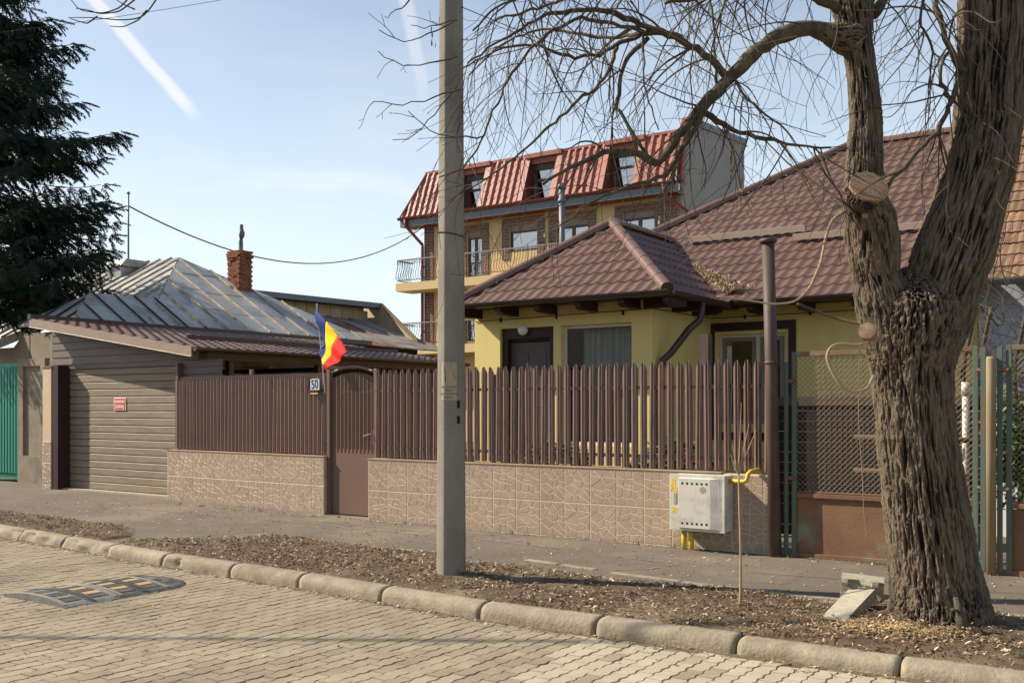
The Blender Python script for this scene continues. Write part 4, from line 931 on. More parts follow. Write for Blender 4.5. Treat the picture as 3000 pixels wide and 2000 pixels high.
q = MB(); q.tube([(-19.75, 16.9, 5.5), (-19.75, 16.9, 5.80)], 0.055, 10); q.tube([(-19.75, 16.9, 5.8), (-19.72, 16.9, 5.93), (-19.70, 16.9, 6.03)], [0.03, 0.075, 0.06], 8); q.tube([(-19.71, 16.9, 6.03), (-19.73, 16.9, 6.1), (-19.72, 16.9, 6.2)], [0.05, 0.045, 0.04], 8); q.build('chimney_cowl', M['greypipe'], ch)
# dormer-like vent box and antenna mast
db = onfront(345, 818)
q = MB(); q.prism([db+[-0.42, -0.0, -0.1], db+[0.12, 0, -0.1], db+[0.12, 0, 0.33], db+[-0.42, 0, 0.33]], (0, 0.7, 0)); dm = q.build('vent_box', M['tin'], lh)
q = MB(); q.prism([db+[-0.5, -0.06, 0.33], db+[0.2, -0.06, 0.33], db+[0.2, 0.1, 0.52], db+[-0.5, 0.1, 0.52]], (0, 0.75, 0)); q.build('vent_roof', M['tin'], lh)
mbz = onfront(376, 800); mt = W(376, 568, mbz@FW)
q = MB(); q.tube([mbz-[0, 0, 0.1], mt], 0.022, 8); q.tube([mt, mt+[0, 0, 0.05]], 0.04, 8); tag(q.build('antenna_mast', M['greypipe'], None, True), 'thin steel mast carrying the cable above the tin roof', 'mast')
q = MB(); a2 = P(24, 960, 'y', 11.9); q.tube([a2, P(24, 800, 'y', 11.9)], 0.03, 8); tag(q.build('vent_pipe', M['greypipe'], None, True), 'short grey pipe in front of the tin roof below the spruce', 'pipe')
# street wall with niche pillar and green gate at far left
nw = thing('plaster_pillar', 'rough grey plaster gate pillar with a sunken panel beside the green gate', 'pillar', (-18.5, 10.8, 0.1))
mb = MB(); wall(mb, -19.03, -18.1, 0.05, 2.55, [(-18.86, -18.25, 0.66, 2.40)], to_y(10.72), 0.05); mb.poly([(-18.86, 10.77, 0.66), (-18.25, 10.77, 0.66), (-18.25, 10.77, 2.40), (-18.86, 10.77, 2.40)]); mb.poly([(-18.1, 10.72, 0.05), (-18.1, 11.1, 0.05), (-18.1, 11.1, 2.55), (-18.1, 10.72, 2.55)]); mb.poly([(-19.03, 10.72, 2.55), (-18.1, 10.72, 2.55), (-18.1, 11.1, 2.55), (-19.03, 11.1, 2.55)])
mb.build('pillar_face', M['plaster'], nw)
q = MB(); q.box(-18.09, -17.28, 10.78, 10.9, 0, 2.5); tag(q.build('infill_wall', M['plaster']), 'narrow grey wall between plaster pillar and garage pillar', 'wall')
gg = thing('green_gate', 'tall green metal slatted gate at the left picture edge', 'gate', (-20, 10.75, 0.1))
for i in range(18):
    x = -20.9+i*0.105; q = MB(); q.prism([(x, 10.76, 0.3), (x+0.01, 10.735, 0.3), (x+0.07, 10.735, 0.3), (x+0.08, 10.76, 0.3)], (0, 0, 2.1)); q.build('slat', M['greenpaint'], gg)
q = MB(); q.box(-20.95, -19.05, 10.77, 10.81, 0.18, 0.28); q.box(-20.95, -19.05, 10.77, 10.81, 2.40, 2.48); q.box(-20.95, -19.05, 10.77, 10.80, 0.34, 0.40); q.box(-19.09, -19.04, 10.73, 10.80, 0.16, 2.5); q.build('frame', M['greenpaint'], gg)
q = MB(); q.box(-20.95, -19.1, 10.82, 10.825, 0.2, 2.4); q.build('backing_sheet', M['greenpaint'], gg)

# ------------------------------------------------------------------ rusty annex behind
an = thing('annex', 'sheet metal annex with dark eave and rusty tin roof behind the tin roof house', 'outbuilding', (-21, 22, 0.12))
AX = -20.5
pa, pb = P(690, 843, 'x', AX+0.35), P(1118, 888, 'x', AX+0.35)
q = MB(); q.prism([pa, pb, pb-[0, 0, 0.17], pa-[0, 0, 0.17]], (-0.04, 0, 0)); q.build('fascia', M['greypipe'], an)
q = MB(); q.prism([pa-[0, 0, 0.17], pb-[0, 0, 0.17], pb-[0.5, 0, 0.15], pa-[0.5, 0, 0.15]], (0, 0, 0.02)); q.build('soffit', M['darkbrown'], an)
wt, wb = pa[2]-0.15, P(1000, 934, 'x', AX)[2]; ys = np.linspace(pa[1], pb[1]-0.4, 12)
for i in range(11):
    q = MB(); q.box(AX-0.03, AX, ys[i]+0.01, ys[i+1]-0.01, wb-0.1, wt+0.1); q.build('wall_panel', M['annexwall'], an)
q = MB(); q.box(AX-2, AX-0.035, pa[1], pb[1]-0.2, 0, wt); q.build('wall', M['beigewall'], an)
q = MB(); pe = P(1222, 992, 'x', AX+2.2); q.prism([pb, pe, pe-[0, 0, 0.15], pb-[0, 0, 0.15]], (0, 0.05, 0)); q.prism([pb+[-4, 0, 0], pb, pe, pe+[0, 0, -1], pb+[-4, 0, -3]], (0, 0.02, 0)); q.build('gable', M['annexwall'], an)
seam_roof(an, [(AX+2.9, pa[1]-3, wb-1.0), (AX+2.9, pb[1]-0.1, wb-1.0), (AX, pb[1]-0.1, wb), (AX, pa[1]-3, wb)], (0, 1, 0), (-2.9, 0, 1.0), 0.9, 'rust_tin', off=0.3, seam='rust_tin')

# ------------------------------------------------------------------ red-roofed apartment house
rb = thing('apartment_house', 'three storey ochre apartment house with red mansard roof behind the pole', 'building', (-22.5, 38, 0))
RX0, RX1, RY = -28.55, -16.1, 35.0
wins = [(-26.2, -25.35, 7.3, 9.3, 2), (-23.95, -22.5, 8.2, 9.35, 1), (-21.6, -20.05, 7.35, 9.3, 2), (-18.5, -17.1, 8.0, 9.3, 2)]
low = [(-26.2, -25.3, 4.5, 6.6, 2), (-23.9, -22.5, 5.2, 6.6, 1), (-21.5, -20.1, 4.6, 6.6, 2), (-18.5, -17.1, 5.2, 6.6, 2)]
mb = MB(); wall(mb, RX0, RX1, 0, 10.3, [q[:4] for q in wins+low], to_y(RY), 0.22); mb.poly([(RX0, 44, 0), (RX0, RY, 0), (RX0, RY, 10.3), (RX0, 44, 10.3)]); mb.build('facade', M['ochre'], rb)
mb = MB(); tr = [(35.0, 10.1), (35.08, 12.0), (35.4, 12.7), (36.6, 12.75), (41.4, 13.1), (41.4, 0), (35.0, 0)]
mb.prism([(RX1+0.02, y, z) for y, z in tr], (0.12, 0, 0)); mb.build('gable_wall', M['greywall'], rb)
mb = MB(); mb.prism([(RX1, 34.80, 10.2), (RX1, 34.97, 12.05), (RX1, 35.3, 12.72), (RX1, 35.5, 12.75), (RX1, 35.3, 12.0), (RX1, 35.1, 10.2)], (0.2, 0, 0)); mb.build('raking_edge', M['redend'], rb)
mb = MB(); mb.prism([(RX1, 35.3, 12.70), (RX1, 36.6, 12.9), (RX1, 41.5, 13.25), (RX1, 41.5, 13.0), (RX1, 36.6, 12.62), (RX1, 35.4, 12.5)], (0.2, 0, 0)); mb.build('parapet', M['greypipe'], rb)
for a, b, c, d_, nn in wins+low:
    q = MB(); sx = 0.34
    for r4 in ((a-sx, a, c-0.3, d_+0.26), (b, b+sx, c-0.3, d_+0.26), (a, b, d_, d_+0.26)): q.box(r4[0], r4[1], RY-0.05, RY-0.002, r4[2], r4[3])
    q.build('brick_surround', M['clinker'], rb)
    q = MB(); q.box(a, b, RY+0.08, RY+0.18, d_-0.28, d_); q.build('shutter_box', M['shutter'], rb)
    q = MB(); ws = np.linspace(a, b, nn+1)
    for i in range(nn):
        for r4 in ((ws[i], ws[i]+0.08, c, d_-0.28), (ws[i+1]-0.08, ws[i+1], c, d_-0.28), (ws[i]+0.08, ws[i+1]-0.08, d_-0.36, d_-0.28), (ws[i]+0.08, ws[i+1]-0.08, c, c+0.08)): q.box(r4[0], r4[1], RY+0.12, RY+0.18, r4[2], r4[3])
    fo = q.build('window', M['winframe'], rb)
    for i in range(nn):
        q = MB(); q.box(ws[i]+0.08, ws[i+1]-0.08, RY+0.145, RY+0.15, c+0.08, d_-0.36); q.build('pane', M['glass_far'], fo)
q = MB(); q.box(RX0+0.1, RX1, RY+0.5, RY+0.52, 0, 10); q.build('interior', M['dark'], rb)
for xa in (RX0, RX1-0.55):
    q = MB(); q.box(xa, xa+0.5, RY-0.06, RY-0.002, 0, 9.9); q.build('corner_bricks', M['clinker'], rb)
# mansard: corrugated sheet strips
z0, z1, y0, y1 = 10.12, 12.15, 34.35, 35.1
x0, x1 = -29.45, -15.95
dorm = [(-26.55, -25.0), (-22.95, -21.4), (-19.15, -17.65)]
def mpt(x, t, h=0.0):
    xe = max(x, x0+0.95*t) if x < -28 else x
    return (xe, y0+(y1-y0)*t-h*0.93, z0+(z1-z0)*t+h*0.35)
edges = [x0]+[e_ for d_ in dorm for e_ in d_]+[x1]
for i in range(0, len(edges), 2):
    a, b = edges[i], edges[i+1]; n = int((b-a)/0.30)*4; mb = MB(); vs = []; rows = 6
    for r_ in range(rows):
        for e2 in (0, 1):
            t = r_/rows+e2/rows*0.999
            for k in range(n+1):
                x = a+(b-a)*k/n; h = 0.08 if k % 4 in (1, 2) else 0.0
                vs.append(mpt(x, t, h+0.014*(1-e2)))
    m = n+1; mb.add(vs, [(j*m+k, j*m+k+1, (j+1)*m+k+1, (j+1)*m+k) for j in range(rows*2-1) for k in range(n)]); mb.build('mansard_sheet', M['redroof'], rb)
mb = MB(); mb.prism([(x0, y0, z0), (x0+0.95, y1, z1), (x0+0.95, 44, z1), (x0, 44, z0)], (0.05, 0, 0)); mb.poly([(x0+0.9, y1, z1), (x1, y1, z1), (x1, 42, z1+0.9), (x0+0.9, 42, z1+0.9)]); mb.build('roof_top', M['redroof'], rb)
mb = MB(); mb.bar((x0, y0-0.05, z0), (x0+0.95, y1-0.05, z1), 0.16, 0.06); mb.bar((x0+0.9, y1-0.02, z1+0.02), (x1, y1-0.02, z1+0.02), 0.14, 0.10); mb.build('roof_trim', M['redroof'], rb)
mb = MB(); gutter(mb, (x0-0.05, y0-0.09, z0-0.02), (x1+0.1, y0-0.09, z0-0.02), 0.10); mb.build('gutter', M['redtrim'], rb)
mb = MB(); mb.box(x0, x1+0.05, y0-0.02, y0+0.1, z0-0.42, z0-0.08); mb.build('fascia', M['greypipe'], rb)
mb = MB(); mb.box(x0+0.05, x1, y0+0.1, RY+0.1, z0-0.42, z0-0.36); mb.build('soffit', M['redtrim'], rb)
for a, b in dorm:
    dm = MB(); dm.box(a, b, y1+0.5, y1+0.52, z0, z1); do_ = dm.build('dormer', M['dark'], rb)
    for x in (a, b-0.001):
        q = MB(); q.prism([(x, y0-0.02, z0+0.05), (x, y1-0.02, z1), (x, y1+0.6, z1), (x, y0+0.95, z0+0.05)], (0.02, 0, 0)); q.build('cheek', M['redtrim'], do_)
        q = MB(); q.bar((x, y0-0.05, z0+0.03), (x, y1-0.06, z1+0.02), 0.22, 0.05); q.build('dormer_trim', M['redroof'], do_)
    q = MB(); q.box(a-0.12, b+0.12, y1-0.22, y1+0.7, z1-0.12, z1+0.06); q.box(a, b, y1-0.02, y1+0.6, z1-0.35, z1-0.12); q.build('dormer_lintel', M['redroof'], do_)
    q = MB()
    for r4 in ((a+0.02, a+0.12, z0+0.1, z1-0.35), (b-0.12, b-0.02, z0+0.1, z1-0.35), (a+0.12, b-0.12, z1-0.62, z1-0.35), (a+0.12, b-0.12, z0+0.95, z0+1.05), (a+0.12, b-0.12, z0+0.1, z0+0.2)): q.box(r4[0], r4[1], y1+0.12, y1+0.2, r4[2], r4[3])
    wd_ = q.build('dormer_window', M['winframe'], do_) if False else put('dormer_window', q.me('dormer_window', M['winframe']), rb)
    q = MB(); q.box(a+0.12, b-0.12, y1+0.155, y1+0.16, z0+0.2, z1-0.62); q.build('pane', M['glass_far'], wd_)
# balconies
for zz, xa, xb in ((7.12, -29.3, -20.3), (4.30, -29.3, -20.3)):
    q = MB(); q.box(xa, xb, RY-1.15, RY-0.01, zz-0.36, zz); bl = q.build('balcony', M['ochre'], rb)
    q = MB(); q.bar((xa+0.05, RY-1.1, zz+1.02), (xb-0.05, RY-1.1, zz+1.02), 0.06, 0.05); q.bar((xa+0.05, RY-1.1, zz+0.12), (xb-0.05, RY-1.1, zz+0.12), 0.03, 0.03); q.bar((xa+0.05, RY-1.1, zz+1.02), (xa+0.05, RY, zz+1.02), 0.06, 0.05); q.bar((xa+0.05, RY-1.1, zz+0.12), (xa+0.05, RY, zz+0.12), 0.03, 0.03); q.build('handrail', M['shutter'], bl)
    q = MB()
    def bal(x, y, bx, by):
        q.tube([(x, y, zz+0.12), (x+bx*0.13, y+by*0.13, zz+0.28), (x+bx*0.10, y+by*0.10, zz+0.45), (x+bx*0.01, y+by*0.01, zz+0.68), (x, y, zz+1.0)], 0.014, 4, False)
    for x in np.arange(xa+0.08, xb, 0.14): bal(x, RY-1.1, 0, -1)
    for y in np.arange(RY-1.05, RY, 0.14): bal(xa+0.05, y, -1, 0)
    for x in np.arange(xa+0.1, xb-0.1, 0.21):
        q.tube([(x+0.07*math.cos(t), RY-1.1, zz+0.9+0.07*math.sin(t)) for t in np.linspace(0, 6.28, 9)], 0.012, 3, False)
    q.build('railing', M['iron'], bl)
q = MB(); q.tube([(x0+0.35, y0-0.1, z0-0.1), (x0+0.4, y0-0.1, z0-0.4), (x0+0.85, RY-0.12, z0-1.2), (x0+0.86, RY-0.14, z0-1.4), (x0+0.86, RY-0.14, 0)], 0.07, 8); q.build('downpipe', M['redtrim'], rb, True)
q = MB(); q.tube([(x1-0.45, y0-0.1, z0-0.1), (x1-0.4, y0-0.1, z0-0.5), (x1+0.22, RY-0.0, z0-1.1), (x1+0.24, RY-0.02, z0-1.4), (x1+0.24, RY-0.02, 3)], 0.07, 8); q.build('downpipe', M['redtrim'], rb, True)
for x in (-24.6, -22.05, -19.35, -16.85):
    q = MB(); q.tube([(x, RY-0.01, 8.85), (x, RY-0.14, 8.95), (x, RY-0.16, 8.82)], 0.02, 4); q.tube([(x, RY-0.16, 8.62), (x, RY-0.16, 8.70), (x, RY-0.16, 8.82)], [0.03, 0.06, 0.03], 6); q.build('wall_lantern', M['white'], rb)
# ------------------------------------------------------------------ right neighbour
nh = thing('clay_tile_house', 'house with weathered clay tile roof and pale wall behind the tree at right', 'house', (0.5, 16, 0.12))
q = MB(); q.box(-2.3, 8, 14.4, 14.5, 0, 3.3); q.build('wall', M['shadewall'], nh)
q = MB(); q.box(-2.2, 8, 12.6, 12.7, 0, 1.72); tag(q.build('lit_wall_band', M['litwall']), 'added white slab for the sunlit lower band of the pale wall behind the vine and mesh gates', 'wall')  # added slab, sunlit lower band of the wall painted as white
ct = 0.8; ce = np.array([-2.25, 13.85, 3.2]); kc = math.sqrt(1+ct*ct); tm = MB()
tm.add([(0, 0, 0), (0.05, 0, 0.012), (0.10, 0, 0.0), (0.15, 0, 0.012), (0.19, 0, 0.004), (0, 0.36, -0.03), (0.05, 0.36, -0.018), (0.10, 0.36, -0.03), (0.15, 0.36, -0.018), (0.19, 0.36, -0.026), (0, 0, -0.018), (0.19, 0, -0.014)], [(0, 1, 6, 5), (1, 2, 7, 6), (2, 3, 8, 7), (3, 4, 9, 8), (0, 10, 11, 4, 3, 2, 1)])
cme = tm.me('roof_tile', M['claytile']); rng = random.Random(12); cand = []
for r_ in range(22):
    for c_ in range(52):
        s_, a_ = r_*0.285, c_*0.195; p = ce+np.array([a_, s_/kc, s_*ct/kc+0.03]); dd_ = p-CAM; Z = dd_@FW; u = 1500+F*(dd_@RT)/Z
        cand.append((0 if 2790 < u < 3030 else 1, abs(u-2930), p))
cand.sort(key=lambda q: (q[0], q[1])); rest = MB()
for k, (_, _, p) in enumerate(cand):
    rt_ = (math.atan(ct)+rng.gauss(0, 0.012), rng.gauss(0, 0.01), rng.gauss(0, 0.012))
    if k < 290: put('roof_tile', cme, nh, p, rt_)
    else:
        m = Matrix.Translation(p) @ Matrix.Rotation(rt_[2], 4, 'Z') @ Matrix.Rotation(rt_[1], 4, 'Y') @ Matrix.Rotation(rt_[0], 4, 'X'); rest.add([m @ v.co for v in cme.vertices], [tuple(f.vertices) for f in cme.polygons])
o = rest.build('roof_tile_field', M['claytile'], nh); o['kind'] = 'stuff'
q = MB(); q.poly([ce, ce+[10, 0, 0], ce+[10, 5, 4], ce+[0, 5, 4]]); q.poly([ce+[0, 5, 4], ce+[10, 5, 4], ce+[10, 10, 0], ce+[0, 10, 0]]); q.build('roof_deck', M['darkbrown'], nh)
q = MB(); gutter(q, ce+[0, -0.08, 0.0], ce+[9, -0.08, 0.0], 0.07); q.build('gutter', M['greypipe'], nh)

# ------------------------------------------------------------------ concrete pole
pb = np.array(P(1322, 1700, 'z', 0.1)); PZ_ = pb@FW
up_ = thing('utility_pole', 'tall weathered concrete utility pole standing in the planting strip', 'pole', pb)
q = MB(); nseg = 40; vs = []; oct_ = 48
def octr(t):
    w_ = ((t-R(300)+R(22.5)) % R(45))-R(22.5); return min(1/math.cos(w_), 1.055)
for i in range(nseg+1):
    z = 0.02+8.6*i/nseg; rr = 0.124-0.0048*z
    for k in range(oct_):
        t = 2*math.pi*k/oct_; e_ = octr(t)*rr+0.0015*(sfbm(math.cos(t)*2, math.sin(t)*2, z*3, 3)-0.4); vs.append((pb[0]+e_*math.cos(t), pb[1]+e_*math.sin(t), z))
q.add(vs, [(i*oct_+k, i*oct_+(k+1) % oct_, (i+1)*oct_+(k+1) % oct_, (i+1)*oct_+k) for i in range(nseg) for k in range(oct_)]+[tuple(range(nseg*oct_, (nseg+1)*oct_))])
ps = q.build('pole_shaft', M['concrete'], up_, True); ps.data.set_sharp_from_angle(angle=R(16))
q = MB(); tocam = unit([-pb[0], -pb[1], 0]); side = np.array([-tocam[1], tocam[0], 0])
def onpole(a, z, h=0.0):
    d = tocam*math.cos(a)+side*math.sin(a); rr = 0.124-0.0048*z; t = math.atan2(d[1], d[0]); return np.array([pb[0], pb[1], z])+np.array([math.cos(t), math.sin(t), 0])*(rr*octr(t)+h+0.001)
zt = W(1322, 1062, PZ_)[2]; zm_ = W(1322, 1130, PZ_)[2]; zb_ = W(1322, 1172, PZ_)[2]
q.grid(lambda a, b: onpole(-0.75+1.15*a, zb_+(zt-zb_)*b, 0.002), 14, 4); dc = q.build('faded_notice', M['decal'], up_, True)
for a0, z_, w_ in ((-0.1, 0.97, 0.1), (0.05, 0.62, 0.14), (0.12, 0.45, 0.16)):
    q = MB(); q.grid(lambda a, b: onpole(a0+w_*(a+0.6*b), zm_+(zt-zm_)*(z_-0.2*b), 0.0035), 3, 2); q.build('notice_stripe', M['decalorange'], dc)
q = MB(); zz = lambda f: zm_+(zt-zm_)*f
for pts in ([(-0.50, .9), (-0.47, .9), (-0.44, .55), (-0.47, .55)], [(-0.46, .62), (-0.42, .66), (-0.40, .3), (-0.43, .3)], [(-0.46, .33), (-0.38, .36), (-0.415, .08)]): q.poly([onpole(a, zz(f), 0.004) for a, f in pts])
q.build('lightning_mark', M['cable'], dc)
for k, tx in enumerate(('NU ATINGETI', 'FIRELE', 'DE LA PAMANT', 'PERICOL')):
    me = text_mesh('lettering', tx, 0.026, M['decaltext']); z = zm_-0.012-k*(zm_-zb_)*0.24; co = [v.co.copy() for v in me.vertices]
    for v, c in zip(me.vertices, co): p = onpole(-0.18+c.x/0.13, z+c.y, 0.0035+c.z); v.co = p
    put('lettering', me, dc)
q = MB(); zs_ = W(1322, 690, PZ_)[2]; q.tube([onpole(a, zs_-0.02*math.sin(a), 0.004) for a in np.linspace(0, 6.28, 25)], 0.005, 4); q.build('strap', M['cable'], up_)
for a, v in ((0.55, 1195), (0.55, 1240)):
    q = MB(); q.poly([onpole(a-0.12, W(0, v, PZ_)[2], 0.002), onpole(a+0.12, W(0, v, PZ_)[2], 0.002), onpole(a+0.12, W(0, v-22, PZ_)[2], 0.002), onpole(a-0.12, W(0, v-22, PZ_)[2], 0.002)]); q.build('patch', M['dark'], up_)
# ------------------------------------------------------------------ gas meter box
gb = thing('gas_box', 'white metal gas meter cabinet with round vent holes hung on the tiled wall', 'utility box', (-4.17, 9.6, 0.3))
bx0_, bx1_, by0, by1, bz0, bz1 = -4.46, -3.87, 9.50, 9.735, 0.335, 0.905
q = MB(); q.box(bx0_, bx1_, by0, by1, bz0, bz1); bevel(q.build('cabinet', M['boxwhite'], gb), 0.008)
q = MB(); q.box(bx0_-0.01, bx1_+0.01, by0-0.012, by0-0.001, bz0-0.005, bz1+0.008); lid = bevel(q.build('door', M['boxwhite'], gb), 0.005)
q = MB(); X0, X1 = bx0_+0.10, bx1_-0.03; q.add([(X0, by0-0.013, bz0+0.02), (X1, by0-0.013, bz0+0.02), (X1, by0-0.013, bz1-0.025), (X0, by0-0.013, bz1-0.025), (X0+0.008, by0-0.034, bz0+0.03), (X1-0.11, by0-0.034, bz0+0.03), (X1-0.11, by0-0.034, bz1-0.035), (X0+0.008, by0-0.034, bz1-0.035)], [(4, 5, 6, 7), (0, 1, 5, 4), (1, 2, 6, 5), (2, 3, 7, 6), (3, 0, 4, 7)])
pn = q.build('raised_panel', M['boxwhite'], gb)
for z in (bz0+0.075, bz1-0.085):
    for i in range(6):
        x = X0+0.045+i*0.053; q = MB(); q.tube([(x, by0-0.0345, z), (x, by0-0.0355, z)], 0.0125, 10); q.build('vent_hole', M['dark'], pn)
q = MB(); q.tube([(X0+0.27, by0-0.0345, bz1-0.145), (X0+0.27, by0-0.0355, bz1-0.145)], 0.033, 14); q.build('sticker', M['stone'], pn)
for tx, x, z, s_ in (('B', bx0_+0.035, bz1-0.085, 0.12), ('8', bx0_+0.06, bz1-0.16, 0.10), ('B', bx0_+0.02, bz1-0.15, 0.07), ('R9', bx0_+0.05, bz0+0.20, 0.085)):
    put('spray_mark', text_mesh('spray_mark', tx, s_, M['spray'], 0.004), lid, (x, by0-0.0135, z), (R(90), R(4), 0), (0.75, 1, 1))
q = MB(); q.box(bx0_+0.04, bx0_+0.07, by0-0.018, by0-0.012, bz0+0.27, bz0+0.38); q.build('lock', M['seam'], lid)
q = MB(); q.tube([(bx1_, 9.62, 0.85), (bx1_+0.16, 9.62, 0.85), (bx1_+0.19, 9.62, 0.87), (bx1_+0.20, 9.62, 0.93), (bx1_+0.22, 9.65, 0.955), (bx1_+0.24, 9.75, 0.96), (bx1_+0.24, 9.95, 0.96)], 0.024, 10); q.build('gas_pipe', M['gaspipe'], gb, True)
for x, m_ in ((-4.37, 'gaspipe'), (-4.29, 'gaspipe')):
    q = MB(); q.tube([(x, 9.63, 0.08), (x, 9.63, 0.34)], 0.028, 10); q.build('riser_pipe', M[m_], gb, True)
# ------------------------------------------------------------------ brown steel post and old mesh gates
q = MB(); q.tube([(-3.40, 9.66, 0.05), (-3.44, 9.66, 1.9), (-3.475, 9.66, 3.24)], 0.062, 14); q.tube([(-3.475, 9.66, 3.24), (-3.476, 9.66, 3.28)], 0.085, 14)
q.tube([(-3.443, 9.66, 2.03), (-3.443, 9.66, 2.06)], 0.068, 12)
tag(q.build('steel_post', M['postbrown'], None, True), 'tall round brown steel post at the right end of the picket fence', 'post')
q = MB(); q.box(-3.315, -3.295, 9.70, 9.74, 0.06, 2.05); q.box(-3.335, -3.315, 9.72, 9.74, 0.06, 2.05); tag(q.build('angle_post', M['greengate']), 'dark green angle iron post between steel post and mesh gate', 'post')
q = MB(); q.box(-4.72, -4.60, 10.8, 10.92, 0.1, 2.45); tag(q.build('garden_post', M['postbrown']), 'dark brown wooden post standing in the yard before the main window', 'post')
def mesh_gate(label, x0, x1, y, z0, zm, z1, seed):
    g = thing('mesh_gate', label, 'gate', ((x0+x1)/2, y, 0.1)); r = random.Random(seed); t = 0.045
    for xa, nm in ((x0, 'stile'), (x1-t, 'stile')):
        q = MB(); q.box(xa, xa+t, y-0.02, y+0.02, z0, z1); bevel(q.build(nm, M['greengate'], g), 0.004)
    for za, m_ in ((z1-t, 'rustgate'), (zm-t, 'rustgate'), (z0+0.02, 'rustgate')):
        q = MB(); q.box(x0+t+0.001, x1-t-0.001, y-0.019, y+0.019, za, za+t); bevel(q.build('rail', M[m_], g), 0.004)
    q = MB(); q.grid(lambda a, b: (x0+t+(x1-x0-2*t)*a, y+0.012+0.012*(sfbm(a*3, b*2, seed, 3)-0.45), z0+0.06+(zm-z0-0.11)*b), 30, 18); q.build('lower_sheet', M['rustgate'], g, True)
    q = MB(); sp = 0.052; a0, a1, b0, b1 = x0+t, x1-t, zm+0.012, z1-t; H = b1-b0; Wd = a1-a0
    for sgn in (1, -1):
        c = -H if sgn > 0 else 0
        while c < (Wd if sgn > 0 else Wd+H):
            pts = [(c, 0), (c+H, H)] if sgn > 0 else [(c, 0), (c-H, H)]
            lo_, hi_ = 0.0, 1.0
            (xs, zs_), (xe, ze) = pts
            if xe != xs:
                ta, tb = (0-xs)/(xe-xs), (Wd-xs)/(xe-xs); lo_, hi_ = max(lo_, min(ta, tb)), min(hi_, max(ta, tb))
            if hi_-lo_ > 0.01:
                n = max(2, int((hi_-lo_)*H/sp*2)); w_ = []
                for i in range(n+1):
                    tt = lo_+(hi_-lo_)*i/n; w_.append((a0+xs+(xe-xs)*tt, y+(0.004 if (i % 2) == (sgn > 0) else -0.004)+0.01*(snoise(xs*3, tt*3, seed)-0.5), b0+H*tt))
                q.tube(w_, 0.0030, 3, False)
            c += sp
    o = q.build('wire_mesh', M['wire'], g); o['kind'] = 'stuff'
    q = MB(); q.tube([(x0+t, y, zm+0.012), (x1-t, y, zm+0.012)], 0.010, 6); q.build('mesh_rod', M['rustgate'], g)
    return g
g1_ = mesh_gate('rusty wire mesh gate with brown sheet below, left of the big tree trunk', -3.265, -1.565, 9.76, 0.10, 0.755, 2.15, 5)
g2_ = mesh_gate('second rusty mesh gate leaf cut off by the right picture edge', -1.335, 0.2, 9.74, 0.10, 0.755, 2.15, 6)
for z, g in ((1.86, g1_), (0.90, g1_)):
    q = MB(); q.tube([(-3.33, 9.72, z), (-3.24, 9.72, z)], 0.016, 8); q.box(-3.30, -3.22, 9.722, 9.738, z-0.02, z+0.02); q.build('hinge', M['rustgate'], g)
for z in (1.93, 0.88):
    q = MB(); q.tube([(-1.57, 9.72, z), (-1.47, 9.72, z)], 0.02, 8); q.build('hinge', M['rustgate'], g1_)
    q = MB(); q.tube([(-1.40, 9.70, z), (-1.31, 9.70, z)], 0.02, 8); q.build('hinge', M['rustgate'], g2_)
q = MB(); q.box(-1.54, -1.50, 9.70, 9.75, 0.06, 2.14); tag(q.build('gate_post', M['greengate']), 'green square gate post left of the round cream post', 'post')
q = MB(); q.tube([(-1.45, 9.68, 0.05), (-1.45, 9.68, 2.03), (-1.45, 9.68, 2.05)], [0.042, 0.042, 0.036], 14); tag(q.build('round_post', M['creampost'], None, True), 'round cream painted gate post between two green posts', 'post')
q = MB(); q.box(-1.405, -1.365, 9.70, 9.75, 0.06, 2.14); tag(q.build('gate_post', M['greengate']), 'green square gate post right of the round cream post', 'post')
# dark plank screen and poles behind the mesh gate
sc_ = thing('plank_screen', 'dark weathered plank screen behind the rusty mesh gate', 'screen', (-2.6, 11.2, 0.12))
for i in range(13):
    z = 0.15+i*0.118; q = MB(); q.box(-3.9, -1.75, 11.2, 11.23, z, z+0.112); q.build('plank', M['oldboard'], sc_)
q = MB(); q.box(-3.9, -1.75, 11.17, 11.20, 1.62, 1.72); q.build('top_board', M['wood'], sc_)
for z in (1.28, 0.92):
    q = MB(); q.tube([(-3.0, 11.0, z), (-1.4, 11.0, z-0.02)], 0.03, 8); tag(q.build('wood_pole', M['wood'], None, True), 'bare %s wooden rail behind the rusty mesh gate' % ('upper' if z > 1.1 else 'lower'), 'pole')
for x, l_ in ((-2.62, 'left'), (-1.9, 'right')):
    q = MB(); q.tube([(x, 11.1, 0.1), (x, 11.1, 1.72)], 0.035, 8); q.tube([(x, 11.1, 1.72), (x, 11.1, 1.86)], 0.042, 8); tag(q.build('pipe_stub', M['white'], None, True), '%s of two white topped pipe stubs behind the mesh gate' % l_, 'pipe')
q = MB(); q.box(-2.35, -2.22, 11.6, 11.72, 0.1, 2.2); tag(q.build('garden_post', M['postbrown']), 'brown wooden post seen through the top of the mesh gate', 'post')
